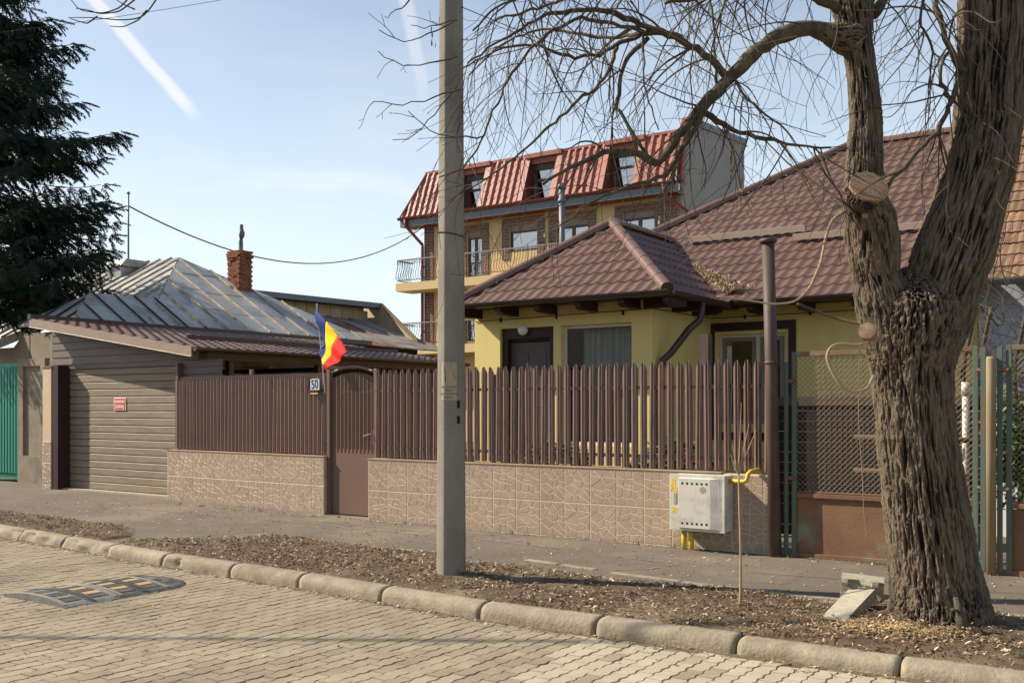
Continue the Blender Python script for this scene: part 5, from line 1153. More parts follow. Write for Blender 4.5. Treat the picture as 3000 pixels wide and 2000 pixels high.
# ------------------------------------------------------------------ broken concrete blocks
def chunk(name, label, c, size, rot, seed):
    mb = MB(); n = 7; sx, sy, sz = size; vs = {}; faces = []
    def vid(p):
        k = tuple(round(a, 4) for a in p)
        if k not in vs: vs[k] = len(vs)
        return vs[k]
    for ax in range(3):
        for sd in (0, 1):
            for i in range(n):
                for j in range(n):
                    q_ = []
                    for a, b in ((i, j), (i+1, j), (i+1, j+1), (i, j+1)):
                        p = [0, 0, 0]; p[ax] = sd; p[(ax+1) % 3] = a/n; p[(ax+2) % 3] = b/n; q_.append(vid(p))
                    faces.append(q_ if sd else q_[::-1])
    out = []
    for p in vs:
        nn = sfbm(p[0]*3+seed, p[1]*3, p[2]*3, 4)-0.47; rough_ = (1-p[1])**2*(0.9 if p[1] < 0.3 else 0.15)
        out.append(((p[0]-0.5)*sx+nn*0.02*(0.3+rough_), (p[1]-0.5)*sy-nn*0.10*rough_-0.0*p[2], (p[2]-0.5)*sz+nn*0.015*(0.2+rough_)-rough_*max(0, nn)*0.06))
    o = put(name, mesh(name, out, faces, M['rawconcrete']), None, c, rot); tag(o, label, 'concrete block'); return o
bzz = pz(-2.0, 7.65)
chunk('concrete_block', 'broken pale concrete kerb block standing upright left of the tree foot', (-2.02, 7.62, bzz+0.125), (0.30, 0.20, 0.20), (R(3), R(4), R(14)), 3.0)
chunk('concrete_slab', 'flat broken concrete slab leaning on the pale block by the tree', (-1.98, 7.10, pz(-2, 7.1)+0.075), (0.20, 0.56, 0.075), (R(15), R(-8), R(-9)), 8.0)
# ------------------------------------------------------------------ bark surfaces
def bark(name, path, parent, nth=150, ns=260, amp=0.022, seed=0, cap=False, lobes=0.0, fx=15.0, fs=2.6):
    pts = np.array([p[0] for p in path], float); rad = np.array([p[1] for p in path], float); L = np.r_[0, np.cumsum(np.linalg.norm(np.diff(pts, axis=0), axis=1))]
    s = np.linspace(0, L[-1], ns); C_ = np.stack([np.interp(s, L, pts[:, k]) for k in range(3)], 1); Rr = np.interp(s, L, rad)
    ker = np.ones(9)/9
    for k in range(3): C_[:, k] = np.convolve(np.pad(C_[:, k], 4, 'edge'), ker, 'valid')
    Rr = np.convolve(np.pad(Rr, 4, 'edge'), ker, 'valid')
    T = np.gradient(C_, axis=0); T /= np.linalg.norm(T, axis=1)[:, None]
    a = np.cross(T, np.array([0, 1.0, 0])); a /= np.linalg.norm(a, axis=1)[:, None]; b = np.cross(T, a)
    th = np.linspace(0, 2*np.pi, nth, endpoint=False); TH_, S_ = np.meshgrid(th, s); RR = Rr[:, None]
    cx_, sx_ = np.cos(TH_)*RR, np.sin(TH_)*RR
    wob = fbm(cx_*6, sx_*6, S_*2+seed, 3)*0.6
    n1 = fbm(cx_*fx*2.4+wob, sx_*fx*2.4+wob, S_*fs+seed*3.1, 3)
    r1 = 1-np.abs(n1-0.44)*9.0
    n2 = fbm(cx_*fx*3.4+wob*2+31, sx_*fx*3.4, S_*fs*1.5+seed*1.7+9, 3)
    r2 = 1-np.abs(n2-0.44)*9.5
    ridge = np.clip(np.maximum(r1, r2*0.9), 0, 1)**0.7
    dsp = amp*1.15*(ridge-0.6)+amp*0.75*(fbm(cx_*60, sx_*60, S_*26, 3)-0.43)
    big = lobes*np.sin(TH_*5+seed)*np.exp(-S_*2.2)+0.05*(fbm(cx_*3, sx_*3, S_*1.3+seed, 2)-0.4)*RR*2
    r_ = RR*0.97-amp*0.35+dsp+big
    V = C_[:, None, :]+a[:, None, :]*(np.cos(TH_)*r_)[..., None]+b[:, None, :]*(np.sin(TH_)*r_)[..., None]
    idx = np.arange(ns*nth).reshape(ns, nth); q0 = idx[:-1]; q1 = np.roll(idx, -1, 1)[:-1]; q2 = np.roll(idx, -1, 1)[1:]; q3 = idx[1:]
    fc = np.stack([q0, q1, q2, q3], -1).reshape(-1, 4)
    me = bpy.data.meshes.new(name); me.vertices.add(ns*nth); me.vertices.foreach_set('co', V.reshape(-1).astype(np.float32))
    me.loops.add(len(fc)*4); me.loops.foreach_set('vertex_index', fc.reshape(-1).astype(np.int32)); me.polygons.add(len(fc)); me.polygons.foreach_set('loop_start', np.arange(0, len(fc)*4, 4, dtype=np.int32))
    me.update(calc_edges=True); me.validate()
    at = me.attributes.new('ridge', 'FLOAT', 'POINT'); at.data.foreach_set('value', np.clip(ridge*0.8+0.1, 0, 1).reshape(-1).astype(np.float32))
    me.materials.append(M['bark']); me.polygons.foreach_set('use_smooth', [True]*len(me.polygons))
    return put(name, me, parent)
TZ = 6.76
def sec(v, uL, uR, Z=TZ): return (W((uL+uR)/2, v, Z), (uR-uL)/2*Z/F)
tree = thing('big_tree', 'large bare twin-stemmed tree with deeply furrowed bark at right', 'tree', P(2745, 1830, 'z', 0.1))
bark('trunk', [sec(1905, 2575, 2945), sec(1850, 2590, 2925), sec(1800, 2606, 2908), sec(1750, 2612, 2892), sec(1650, 2606, 2862), sec(1500, 2590, 2838), sec(1406, 2584, 2822), sec(1300, 2573, 2803), sec(1195, 2567, 2793), sec(1090, 2554, 2791), sec(1020, 2540, 2806), sec(950, 2532, 2825), sec(890, 2545, 2815), sec(840, 2580, 2770), sec(800, 2620, 2700), sec(780, 2650, 2670)], tree, 380, 620, 0.032, 1, lobes=0.02)
bark('left_stem', [sec(1080, 2580, 2680), sec(1010, 2535, 2700), sec(924, 2512, 2680), sec(809, 2492, 2638), sec(694, 2474, 2600), sec(580, 2472, 2592), sec(503, 2478, 2588), sec(350, 2490, 2585), sec(234, 2482, 2573), sec(117, 2466, 2557), sec(0, 2430, 2562), sec(-150, 2440, 2550), sec(-500, 2460, 2545)], tree, 220, 560, 0.020, 2, fx=18)
bark('right_stem', [sec(1120, 2650, 2770), sec(1040, 2640, 2800), sec(950, 2640, 2842), sec(848, 2645, 2866), sec(733, 2682, 2912), sec(618, 2728, 2939), sec(503, 2762, 2975), sec(350, 2796, 2994), sec(117, 2812, 3008), sec(-60, 2812, 3015), sec(-500, 2820, 3010)], tree, 300, 560, 0.026, 3)
sp4 = [W(2572, 800, TZ-0.02), W(2566, 720, TZ-0.06), W(2558, 640, TZ-0.12), None, None]
ax_ = unit(-FW*0.84+np.array([0, 0, 0.54])+RT*0.06); st1 = W(2545, 549, TZ-0.30); sp4[3] = st1-ax_*0.09; sp4[4] = st1+ax_*0.012
bark('cut_stub', list(zip(sp4, (0.150, 0.162, 0.152, 0.140, 0.128))), tree, 150, 150, 0.018, 4, fx=18)
s_a = unit(np.cross(ax_, RT)); s_b = np.cross(ax_, s_a); q = MB(); rg = random.Random(2)
cr = [st1+ax_*0.012+(s_a*math.cos(t)*1.02+s_b*math.sin(t)*0.98)*(0.127+rg.uniform(-0.005, 0.005)) for t in np.linspace(0, 6.283, 60, endpoint=False)]
q.add([st1+ax_*0.014]+cr+[c-ax_*0.02 for c in cr], [(0, 1+i, 1+(i+1) % 60) for i in range(60)]+[(1+i, 61+i, 61+(i+1) % 60, 1+(i+1) % 60) for i in range(60)]); q.build('cut_face', M['cutwood'], tree)
def disc(c, nrm, r, mat, nm, par, th=0.01):
    mb = MB(); mb.tube([c-nrm*th, c], [r*1.02, r], 14); mb.build(nm, mat, par)
hn_ = unit(-FW+np.array([0, 0, 0.15])); disc(W(2541, 602, TZ-0.372), hn_, 0.029, M['dark'], 'hollow', tree); disc(W(2536, 632, TZ-0.345), hn_, 0.018, M['cutwood'], 'hollow', tree)
disc(W(2540, 968, TZ-0.30), unit(-FW-RT*0.5+np.array([0, 0, .3])), 0.055, M['cutwood'], 'knot', tree, 0.08)
# root shoot at the foot
q = MB(); q.tube([W(2835, 1860, 6.35), W(2815, 1815, 6.35), W(2812, 1790, 6.35), W(2800, 1750, 6.35)], [0.05, 0.035, 0.025, 0.018], 8); q.tube([W(2812, 1790, 6.35), W(2790, 1785, 6.3)], 0.012, 5); q.build('root_shoot', M['limb'], tree, True)
# limbs: traced centre lines in the picture plane, each with its own depth
rng = random.Random(77); TW_ = MB(); KEY = MB(); LP = []
def smooth_path(p, n):
    p = np.array(p, float); L = np.r_[0, np.cumsum(np.linalg.norm(np.diff(p, axis=0), axis=1))]; s = np.linspace(0, L[-1], n)
    q = np.stack([np.interp(s, L, p[:, k]) for k in range(3)], 1)
    for _ in range(2): q[1:-1] = (q[:-2]+2*q[1:-1]+q[2:])/4
    return q
def twig(mb, p, d, L, r, depth, droop, keys=True):
    n = max(8, int(L/0.05)); q = [p]; d = unit(d); r0 = r; kink = 0.055
    ph = rng.uniform(0.45, 0.8); cv = unit(np.cross(d, [rng.gauss(0, 1) for _ in range(3)]))*rng.uniform(0.03, 0.13)
    for i in range(n):
        t = i/n
        g = np.array([0, 0, -1.0])*droop*(1 if t < ph else -0.9)
        d = unit(d+g*0.15+cv*(1 if t < ph else -1.2)+np.array([rng.gauss(0, kink) for _ in range(3)])); q.append(q[-1]+d*L/n)
    q = np.array(q); rr = [max(0.0017, r*(1-0.7*i/n)) for i in range(n+1)]
    mb.tube(q, rr, 4 if r > 0.004 else 3, False)
    if keys and depth == 1 and rng.random() < 0.035:
        for k in range(rng.randint(5, 12)):
            c = q[-1]+np.array([rng.gauss(0, 0.015), rng.gauss(0, 0.015), -rng.uniform(0.01, 0.14)]); chip(KEY, c[0], c[1], c[2], 0.035, 0.008, rng.uniform(0, 6.28), R(80), 0.2, 0.1)
    if depth > 0:
        for k in range(max(1, int(L/0.24))):
            i = rng.randint(1, n-1); dd = q[i]-q[i-1]; dd = unit(dd); sd = unit(np.cross(dd, [rng.gauss(0, 1) for _ in range(3)]))
            twig(mb, q[i], dd*0.75+sd*rng.uniform(0.5, 1.0)+np.array([0, 0, 0.1]), L*rng.uniform(0.3, 0.6), rr[i]*0.62, depth-1, droop*0.8)
def limb(path, r0, r1, name=None, tw=6.0, tl=(0.35, 0.9), mat='limb', droop=0.5, bias=(0, 0, 0)):
    pts = np.array([W(u, v, Z) for u, v, Z in path]); L = np.sum(np.linalg.norm(np.diff(pts, axis=0), axis=1)); n = max(8, int(L/0.05)); q = smooth_path(pts, n)
    q[1:-1] += np.array([[rng.gauss(0, 0.006) for _ in range(3)] for _ in range(n-2)])
    rr = np.linspace(r0, r1, n); rr = rr*(1+np.array([0.08*math.sin(i*0.9)+rng.gauss(0, 0.03) for i in range(n)]))
    LP.extend(q)
    if name:
        mb = MB(); mb.tube(q, rr, 12 if r0 > 0.02 else 8); mb.build(name, M[mat], tree, True)
    else: TW_.tube(q, rr, 6, False)
    for k in range(int(L*tw)):
        i = rng.randint(int(n*0.08), n-1); d = unit(q[i]-q[i-1]); sd = unit(np.cross(d, [rng.gauss(0, 1) for _ in range(3)]))
        twig(TW_, q[i], d*0.8+sd*rng.uniform(0.5, 1.0)+np.array(bias), rng.uniform(*tl), max(0.003, min(0.0075, rr[i]*0.45)), 1, droop)
Z0 = 6.7
limb([(2470, 110, 6.72), (2430, 100, 6.70), (2380, 84, 6.66), (2330, 88, 6.62), (2260, 116, 6.58), (2200, 162, 6.54), (2150, 222, 6.5), (2110, 256, 6.48), (2060, 308, 6.45), (2030, 345, 6.43)], 0.062, 0.034, 'main_limb', 3.0, droop=0.6)
bark('branch_collar', [(W(2500, 118, 6.74), 0.12), (W(2470, 112, 6.71), 0.105), (W(2440, 103, 6.69), 0.085), (W(2415, 95, 6.68), 0.062), (W(2400, 90, 6.67), 0.05)], tree, 90, 60, 0.012, 6, fx=18)
limb([(2030, 345, 6.43), (1985, 405, 6.42), (1945, 462, 6.4), (1925, 480, 6.4)], 0.032, 0.024, 'limb', 3)
limb([(1925, 480, 6.4), (1860, 442, 6.38), (1800, 434, 6.35), (1720, 468, 6.3), (1655, 495, 6.28), (1590, 540, 6.25)], 0.024, 0.009, 'limb', 8, droop=0.8)
limb([(2062, 318, 6.45), (2035, 372, 6.4), (1990, 442, 6.36), (1965, 500, 6.34), (1950, 515, 6.33)], 0.024, 0.014, 'limb', 6, droop=0.8)
limb([(1950, 515, 6.33), (1890, 530, 6.3), (1810, 560, 6.25), (1720, 600, 6.2), (1640, 660, 6.15)], 0.012, 0.004, 'limb', 8, droop=0.8)
limb([(2062, 330, 6.45), (2100, 356, 6.42), (2160, 390, 6.4), (2250, 405, 6.38), (2340, 428, 6.36), (2435, 432, 6.35)], 0.020, 0.006, 'limb', 8, droop=1.0)
limb([(2125, 222, 6.5), (2080, 170, 6.45), (2010, 125, 6.4), (1960, 100, 6.38), (1900, 84, 6.36), (1808, 36, 6.3), (1712, 27, 6.25), (1617, 36, 6.2), (1559, 62, 6.15), (1483, 108, 6.1), (1370, 184, 6.05)], 0.026, 0.005, 'limb', 7, droop=0.9)
limb([(1995, 110, 6.4), (1930, 95, 6.45), (1865, 104, 6.5), (1808, 138, 6.55), (1731, 166, 6.6), (1674, 168, 6.6), (1628, 156, 6.62), (1578, 134, 6.65), (1540, 127, 6.65), (1502, 134, 6.65), (1444, 154, 6.65), (1350, 200, 6.65)], 0.018, 0.005, 'limb', 7, droop=0.9)
limb([(1900, 90, 6.4), (1865, 90, 6.3), (1770, 61, 6.2), (1712, 50, 6.1), (1655, 64, 6.05), (1578, 122, 6.0), (1521, 182, 5.95), (1463, 276, 5.9), (1417, 398, 5.85), (1362, 495, 5.8), (1285, 520, 5.8)], 0.014, 0.004, 'limb', 6, droop=0.8)
limb([(1880, 100, 6.45), (1797, 112, 6.7), (1700, 104, 6.8), (1609, 82, 6.9), (1521, 100, 7.0), (1444, 154, 7.0), (1375, 218, 7.0)], 0.013, 0.005, 'limb', 7, droop=0.9)
limb([(1808, 140, 6.55), (1800, 172, 6.5), (1758, 254, 6.45), (1697, 288, 6.4), (1597, 384, 6.35), (1509, 464, 6.3), (1368, 555, 6.25), (1310, 590, 6.2)], 0.013, 0.004, 'limb', 7, droop=0.8)
limb([(1900, 110, 6.45), (1865, 140, 6.5), (1820, 192, 6.55), (1812, 268, 6.55), (1804, 326, 6.5), (1846, 366, 6.45), (1888, 444, 6.42)], 0.016, 0.010, 'limb', 7, droop=0.8)
limb([(1885, 104, 6.4), (1886, 230, 6.3), (1904, 306, 6.25), (1930, 380, 6.2)], 0.008, 0.004, 'limb', 8, droop=0.8)
limb([(2100, 250, 6.48), (2095, 130, 6.5), (2085, 0, 6.52), (2080, -120, 6.5)], 0.010, 0.006, 'limb', 6)
limb([(2150, 230, 6.5), (2200, 300, 6.35), (2290, 370, 6.25), (2350, 440, 6.2)], 0.010, 0.004, 'limb', 8, droop=0.9)
limb([(2455, 30, 6.6), (2380, -10, 6.5), (2250, -30, 6.4), (2100, -20, 6.2), (1950, 10, 6.1)], 0.03, 0.01, 'limb', 8, (0.4, 1.1), droop=1.2)
limb([(2450, -30, 6.8), (2330, -80, 7.2), (2150, -70, 7.5), (1900, -40, 7.7), (1650, 0, 7.9), (1450, 60, 8.0)], 0.03, 0.008, 'limb', 9, (0.4, 1.1), droop=1.2)
limb([(1900, -40, 6.2), (1750, -60, 6.0), (1600, -40, 5.9), (1450, 20, 5.8), (1385, 90, 5.75)], 0.014, 0.005, 'limb', 9, droop=1.1)
limb([(2560, 40, 6.8), (2620, -40, 7.0), (2660, -100, 7.1)], 0.04, 0.02, 'limb', 7, (0.4, 1.0), droop=1.2)
limb([(2825, 210, 6.6), (2800, 180, 6.55), (2770, 110, 6.5), (2740, 0, 6.5), (2700, -90, 6.5)], 0.022, 0.014, 'limb', 9, (0.4, 1.0), droop=1.1)
limb([(2820, 225, 6.65), (2795, 262, 6.6), (2782, 310, 6.58), (2752, 380, 6.55), (2700, 432, 6.52), (2640, 500, 6.5), (2602, 545, 6.5)], 0.017, 0.014, 'limb', 6, droop=0.9)
limb([(2786, 290, 6.6), (2764, 262, 6.5), (2752, 200, 6.5), (2760, 165, 6.5), (2785, 150, 6.5)], 0.014, 0.010, 'limb', 5)
limb([(2720, -40, 7.2), (2690, 60, 7.3), (2735, 130, 7.3), (2720, 260, 7.3)], 0.012, 0.006, 'limb', 9, (0.4, 0.9), droop=1.2)
# twigs hanging between and behind the stems, and from above the frame
def uvz(p):
    d = p-CAM; Z = d@FW; return 1500+F*(d@RT)/Z, HV-F*d[2]/Z
LPU = [(p, *uvz(p)) for p in LP]
for cnt_, (ua, ub), (va_, vb_), ln in ((52, (1380, 2800), (-150, 60), (0.5, 1.25)), (26, (2590, 2820), (-100, 420), (0.4, 1.1)), (24, (1930, 2480), (230, 470), (0.4, 1.0))):
    pool = [p for p, u, v in LPU if ua < u < ub and va_ < v < vb_]
    for k in range(cnt_): twig(TW_, rng.choice(pool), [rng.gauss(0, 0.5), rng.gauss(0, 0.4), -0.65], rng.uniform(*ln), rng.uniform(0.004, 0.0065), 1, 0.4)
# twigs left of the pole
for pts in ([(1330, 60, 5.9), (1250, 110, 5.9), (1190, 127, 5.9), (1140, 112, 5.9), (1110, 88, 5.9)], [(1340, 165, 5.8), (1290, 180, 5.8), (1200, 194, 5.8), (1140, 190, 5.8), (1108, 150, 5.8)], [(1350, 262, 5.8), (1290, 276, 5.8), (1240, 302, 5.8), (1180, 306, 5.8), (1095, 298, 5.8)], [(1340, 250, 6.0), (1292, 308, 6.0), (1235, 372, 6.0), (1190, 420, 6.0), (1150, 410, 6.0)], [(1420, 398, 5.85), (1370, 410, 5.85), (1290, 398, 5.85), (1240, 372, 5.85), (1196, 326, 5.85)], [(1340, 60, 6.1), (1280, 73, 6.1), (1230, 84, 6.1), (1204, 74, 6.1)], [(1200, 0, 5.9), (1175, 30, 5.9), (1128, 48, 5.9)]):
    limb(pts, 0.005, 0.0022, None, 4.5, (0.08, 0.25), droop=0.3)
o = TW_.build('twigs', M['twig'], tree); o['kind'] = 'stuff'
o = KEY.build('seed_keys', M['keys'], tree); o['kind'] = 'stuff'
# pale water shoots
def shoot(pts, r0, r1): mb = MB(); q_ = smooth_path([W(*p) for p in pts], 40); mb.tube(q_, np.linspace(r0, r1, 40), 8); mb.build('water_shoot', M['paletwig'], tree, True)
shoot([(2545, 1003, 6.45), (2510, 1012, 6.42), (2460, 1006, 6.4), (2432, 1015, 6.38), (2420, 1045, 6.37), (2435, 1085, 6.36), (2465, 1135, 6.35), (2500, 1150, 6.35), (2540, 1140, 6.38), (2560, 1100, 6.42)], 0.011, 0.008)
shoot([(2475, 620, 6.6), (2440, 640, 6.55), (2420, 690, 6.5), (2405, 770, 6.45), (2370, 850, 6.4), (2330, 885, 6.4), (2270, 892, 6.4), (2180, 878, 6.4), (2100, 868, 6.4)], 0.011, 0.005)
shoot([(2478, 598, 6.6), (2400, 545, 6.5), (2310, 480, 6.4), (2230, 400, 6.4)], 0.008, 0.004)
shoot([(2470, 580, 6.6), (2430, 520, 6.55), (2385, 420, 6.5)], 0.006, 0.003)
o = MB(); o.tube(smooth_path([W(2335, 890, 6.9), W(2400, 915, 6.9), W(2460, 935, 6.85), W(2530, 950, 6.75)], 20), 0.010, 6); o.build('dark_shoot', M['twig'], tree, True)
q = MB(); q.tube(smooth_path([W(2520, 1010, 6.4), W(2515, 1100, 6.4), W(2516, 1250, 6.4), W(2528, 1400, 6.4), W(2530, 1500, 6.4), W(2540, 1570, 6.4)], 20), 0.003, 4, False); tag(q.build('hanging_wire', M['wire']), 'thin wire hanging down from the trunk knot before the mesh gate', 'wire')
# sapling
sp_ = P(2168, 1788, 'z', 0.1); q = MB()
sap = thing('sapling', 'thin leafless sapling growing from the planting strip beside the gas box', 'sapling', sp_); SZ = sp_@FW
q.tube(smooth_path([W(2168, 1790, SZ), W(2170, 1700, SZ), W(2170, 1600, SZ), W(2166, 1480, SZ), W(2164, 1390, SZ)], 24), np.linspace(0.011, 0.007, 24), 6); q.build('stem', M['paletwig'], sap, True)
for e_ in ((2145, 1300), (2140, 1330), (2172, 1180), (2195, 1240), (2215, 1260)):
    q = MB(); q.tube(smooth_path([W(2164, 1392, SZ), W((2164*1.2+e_[0]*0.8)/2, (1392+e_[1])/2+10, SZ), W(e_[0], e_[1], SZ)], 14), np.linspace(0.006, 0.002, 14), 5, False); q.build('twig', M['paletwig'], sap)
# ------------------------------------------------------------------ spruce at left edge
spb = np.array([-22.5, 11.5, 0.1]); spr = thing('spruce', 'dark green spruce at the left picture edge in front of the tin roof', 'tree', spb)
q = MB(); q.tube([spb, spb+[0, 0, 6], spb+[0, 0, 14]], [0.2, 0.14, 0.02], 10); q.build('trunk', M['sprucebark'], spr, True)
br = MB(); rng = random.Random(15)
def spray_proto(seed, L=0.5):
    r = random.Random(seed); v = []; f = []; d = np.array([1.0, 0, 0]); q_ = np.zeros(3); n = 6
    for i in range(n):
        d = unit(d+np.array([0, r.gauss(0, 0.05), -0.06+r.gauss(0, 0.04)])); q2 = q_+d*L/n; side = np.array([0, 1.0, 0])
        for sgn in (-1, 1, 0):
            sl = r.uniform(0.11, 0.21)*(1.15-0.6*i/n); sd = unit(d*0.8+side*sgn*r.uniform(0.6, 1.0)+np.array([0, 0, r.uniform(-0.5, 0.12)]))
            w_ = unit(np.cross(sd, [r.gauss(0, 1) for _ in range(3)])); w2 = np.cross(sd, w_); e2 = q2+sd*sl
            for ww in (w_, w2):
                m_ = q2+sd*sl*0.5; k = len(v); v += [q2, m_+ww*0.016, e2, m_-ww*0.016]; f += [(k, k+1, k+2), (k, k+2, k+3)]
            for t_ in (0.2, 0.5, 0.8):
                c = q2+sd*sl*t_
                for ww in (w_, -w_, w2):
                    k = len(v); v += [c-sd*0.008, c+sd*0.012, c+sd*0.036+ww*0.03]; f.append((k, k+1, k+2))
        q_ = q2
    return np.array(v), np.array(f)
PRO = [spray_proto(s_) for s_ in range(7)]; NV = []; NF = []; nvc = 0
def spray(p, d, L):
    global nvc
    v, f = rng.choice(PRO); x = unit(d); y = unit(np.cross((0, 0, 1), x)); z = np.cross(x, y); rl = rng.gauss(0, 0.25); y2 = y*math.cos(rl)+z*math.sin(rl); z2 = np.cross(x, y2)
    NV.append((v*(L/0.5)) @ np.stack([x, y2, z2])+p); NF.append(f+nvc); nvc += len(v)
NB = 190
for k in range(NB):
    h = 4.1+8.2*(k+rng.random())/NB; Rm = (14.2-h)*0.262+0.40
    if h < 5.0: Rm *= 0.74+0.26*(h-4.1)/0.9
    az = rng.uniform(R(-78), R(75)); Rm *= rng.choice((1.0, 1.0, 0.85, 1.1, 1.22))*rng.uniform(0.85, 1.05)
    Rm *= 1 if az > R(-40) else 0.72
    d = np.array([math.cos(az), math.sin(az), 0]); p = spb+[0, 0, h]; n = max(4, int(Rm/0.24)); q_ = p+d*0.1; dirv = d
    for i in range(n):
        t = i/n; dirv = unit(d+np.array([0, 0, -0.34+0.72*t*t])); q2 = q_+dirv*Rm/n; br.tube([q_, q2], 0.018*(1-t)+0.005, 4, False); side = unit(np.cross(dirv, (0, 0, 1)))
        for sgn in (-1, 1):
            if t < 0.15: continue
            spray(q2, dirv*0.75+side*sgn*rng.uniform(0.5, 0.9)+np.array([0, 0, -0.28]), rng.uniform(0.34, 0.66)*(1.15-0.55*t))
            if t > 0.3 and rng.random() < 0.7: spray(q2, dirv*0.5+side*sgn*rng.uniform(0.2, 0.6)+np.array([0, 0, -0.75]), rng.uniform(0.26, 0.42))
        q_ = q2
    spray(q_, dirv, 0.36)
SZ_ = spb@FW
for (u, v, h) in ((345, 388, 7.9), (335, 400, 8.1), (315, 612, 6.2), (300, 590, 6.5), (282, 735, 5.2), (268, 745, 5.0), (265, 895, 4.0), (250, 885, 4.1), (215, 130, 10.2), (150, 60, 10.8), (275, 470, 7.3), (230, 300, 8.9), (255, 660, 5.7), (210, 820, 4.5)):
    tip = W(u, v, SZ_-rng.uniform(0, 1.6)); p0 = spb+[0, 0, h]; pts = [p0+(tip-p0)*t-np.array([0, 0, 0.32*math.sin(t*math.pi)]) for t in np.linspace(0, 1, 13)]
    br.tube(pts, np.linspace(0.03, 0.006, 13), 5, False)
    for i in range(3, 13):
        dv = unit(pts[i]-pts[i-1]); side = unit(np.cross(dv, (0, 0, 1))); t = i/12
        for sgn in (-1, 1):
            for _ in range(2): spray(pts[i]-dv*rng.uniform(0, 0.2), dv*0.8+side*sgn*rng.uniform(0.4, 0.9)+np.array([0, 0, rng.uniform(-0.45, 0.0)]), rng.uniform(0.4, 0.7)*(1.15-0.5*t))
        spray(pts[i], dv*0.8+np.array([0, 0, -0.5]), 0.4)
    spray(pts[-1], unit(pts[-1]-pts[-2]), 0.42)
o = br.build('branches', M['sprucebark'], spr); o['kind'] = 'stuff'
def bigmesh(name, V, T, mat):
    me = bpy.data.meshes.new(name); me.vertices.add(len(V)); me.vertices.foreach_set('co', np.ascontiguousarray(V, np.float32).reshape(-1)); me.loops.add(len(T)*3); me.loops.foreach_set('vertex_index', T.reshape(-1).astype(np.int32))
    me.polygons.add(len(T)); me.polygons.foreach_set('loop_start', np.arange(0, len(T)*3, 3, dtype=np.int32)); me.update(calc_edges=True); me.materials.append(mat); return me
o = put('needles', bigmesh('needles', np.concatenate(NV), np.concatenate(NF), M['needle']), spr); o['kind'] = 'stuff'
# ------------------------------------------------------------------ wires
def cable(label, a, b, sag, r, n=30, mat='cable', name='cable'):
    a, b = np.array(a, float), np.array(b, float); q = MB(); q.tube([a+(b-a)*t-np.array([0, 0, sag*4*t*(1-t)]) for t in np.linspace(0, 1, n)], r, 5, False); return tag(q.build(name, M[mat]), label, 'cable')
mz = W(376, 603, mbz@FW); cable('black cable sagging from the roof mast to the apartment house', mz, np.array(P(1238, 666, 'y', 34.9)), 1.55, 0.02, 40)
cable('black cable running left from the roof mast behind the spruce', mz, P(-260, 690, 'y', 12), 0.1, 0.018)
cable('thin grey wire crossing the sky at upper left', W(-200, 118, 14), W(760, -20, 16), 0.05, 0.004)
cable('thin wire crossing behind the bare branches', W(1350, 20, 7.5), W(2420, 400, 8.5), 0.05, 0.0035)
cl_ = np.array(SUN)*(8.0/SUN.z)
cable('overhead cable bundle crossing above the road', np.array([-8.9, 2.4, 0])+cl_, np.array([0.2, 8.2, 0])+cl_, 0.1, 0.035)
# bare branch tips hanging in at upper left
ob = thing('hanging_branch', 'bare branch tips hanging into the sky at upper left', 'branch', W(330, -40, 9))
q = MB(); bz_ = 9.0
for pts in ([(470, -20), (430, 40), (410, 55), (350, 60), (280, 52), (200, 52)], [(430, 30), (405, 60), (360, 80), (320, 77)], [(385, -15), (350, 25), (300, 40), (230, 30), (205, -5)], [(400, -5), (350, 35), (290, 42), (262, 30), (222, 25)], [(395, 28), (365, 15), (340, 0)], [(285, 48), (255, 70), (205, 55)]):
    q.tube(smooth_path([W(u, v, bz_) for u, v in pts], 20), np.linspace(0.008, 0.0035, 20), 5, False)
q.build('twigs', M['twig'], ob)
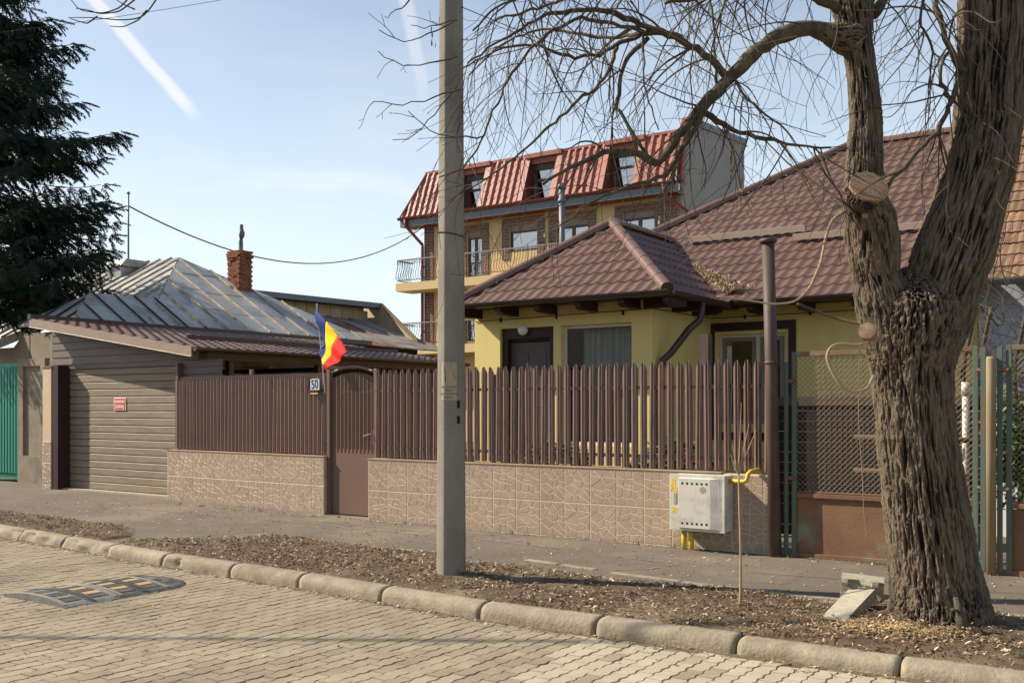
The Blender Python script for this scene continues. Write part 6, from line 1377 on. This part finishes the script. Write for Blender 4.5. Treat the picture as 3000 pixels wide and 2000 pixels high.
# ------------------------------------------------------------------ vine thicket at right, garden plants
vn = thing('vine_thicket', 'tangle of bare vine stems over the pale wall at the right edge', 'vine', P(2900, 1500, 'y', 11.5)); q = MB(); rng = random.Random(44); TS = TW_; TWv = MB()
for k in range(150):
    p = P(rng.uniform(2790, 3120), rng.uniform(800, 1250), 'y', rng.uniform(10.6, 13)); twig(TWv, p, [rng.gauss(0, 1), rng.gauss(0, 0.5), rng.gauss(0.1, 0.6)], rng.uniform(0.4, 1.1), rng.uniform(0.004, 0.008), 1, 0.5, False)
o = TWv.build('vine_stems', M['twig'], vn); o['kind'] = 'stuff'
for u in (2835, 2880, 2985):
    mb = MB(); a = P(u, 1560, 'y', 11.6); mb.tube(smooth_path([a*[1, 1, 0]+[0, 0, 0.1], P(u+15, 1300, 'y', 11.6), P(u-20, 1100, 'y', 11.7), P(u+25, 900, 'y', 11.8)], 20), np.linspace(0.04, 0.02, 20), 8); mb.build('vine_trunk', M['twig'], vn, True)
lf = MB()
for k in range(3200):
    p = P(rng.gauss(2985, 45), rng.gauss(1310, 70), 'y', rng.uniform(10.8, 11.6))
    if p[2] < 0.12: continue
    chip(lf, *p, rng.uniform(0.03, 0.06), rng.uniform(0.02, 0.035), rng.uniform(0, 6.28), rng.gauss(0, 0.6), rng.gauss(0, 0.6), 0.1)
tag(lf.build('evergreen_bush', M['leafgreen']), 'dark green bush behind the second mesh gate', 'bush')
for k, (x, y, s_, lb) in enumerate(((-6.9, 11.2, 0.55, 'low green shrub behind the picket fence below the porch window'), (-5.3, 11.4, 0.6, 'low green shrub behind the picket fence below the main window'))):
    lf = MB()
    for i in range(1500):
        v = np.array([rng.gauss(0, 1) for _ in range(3)]); v = unit(v)*rng.uniform(0.4, 1)**0.5*s_; chip(lf, x+v[0], y+v[1]*0.7, 0.75+v[2]*0.8, 0.06, 0.035, rng.uniform(0, 6.28), rng.gauss(0, .6), rng.gauss(0, .6), 0.1)
    sh = thing('garden_shrub', lb, 'shrub', (x, y, 0.12)); o = lf.build('foliage', M['leafgreen'], sh); o['kind'] = 'stuff'
    mb = MB(); mb.tube([(x, y, 0.1), (x+0.05, y, 0.6), (x-0.02, y, 1.0)], 0.015, 5); mb.build('stem', M['twig'], sh)

# ------------------------------------------------------------------ house on the camera's side of the street, mirrored in the windows
oh = thing('opposite_house', 'plain house with dark roof mirrored in the yellow house windows', 'house', (-18, -11, 0))
q = MB(); q.box(-30, -6, -15, -8, 0, 3.2); q.build('wall', M['plaster'], oh)
q = MB(); q.prism([(-30.4, -7.4, 3.1), (-30.4, -15.6, 3.1), (-30.4, -11.5, 6.6)], (24.8, 0, 0)); q.build('roof', M['darkroof'], oh)
for x in (-27, -22, -17, -12):
    q = MB(); q.box(x, x+1.2, -8.02, -7.99, 1.0, 2.5); q.build('window', M['glass_far'], oh)
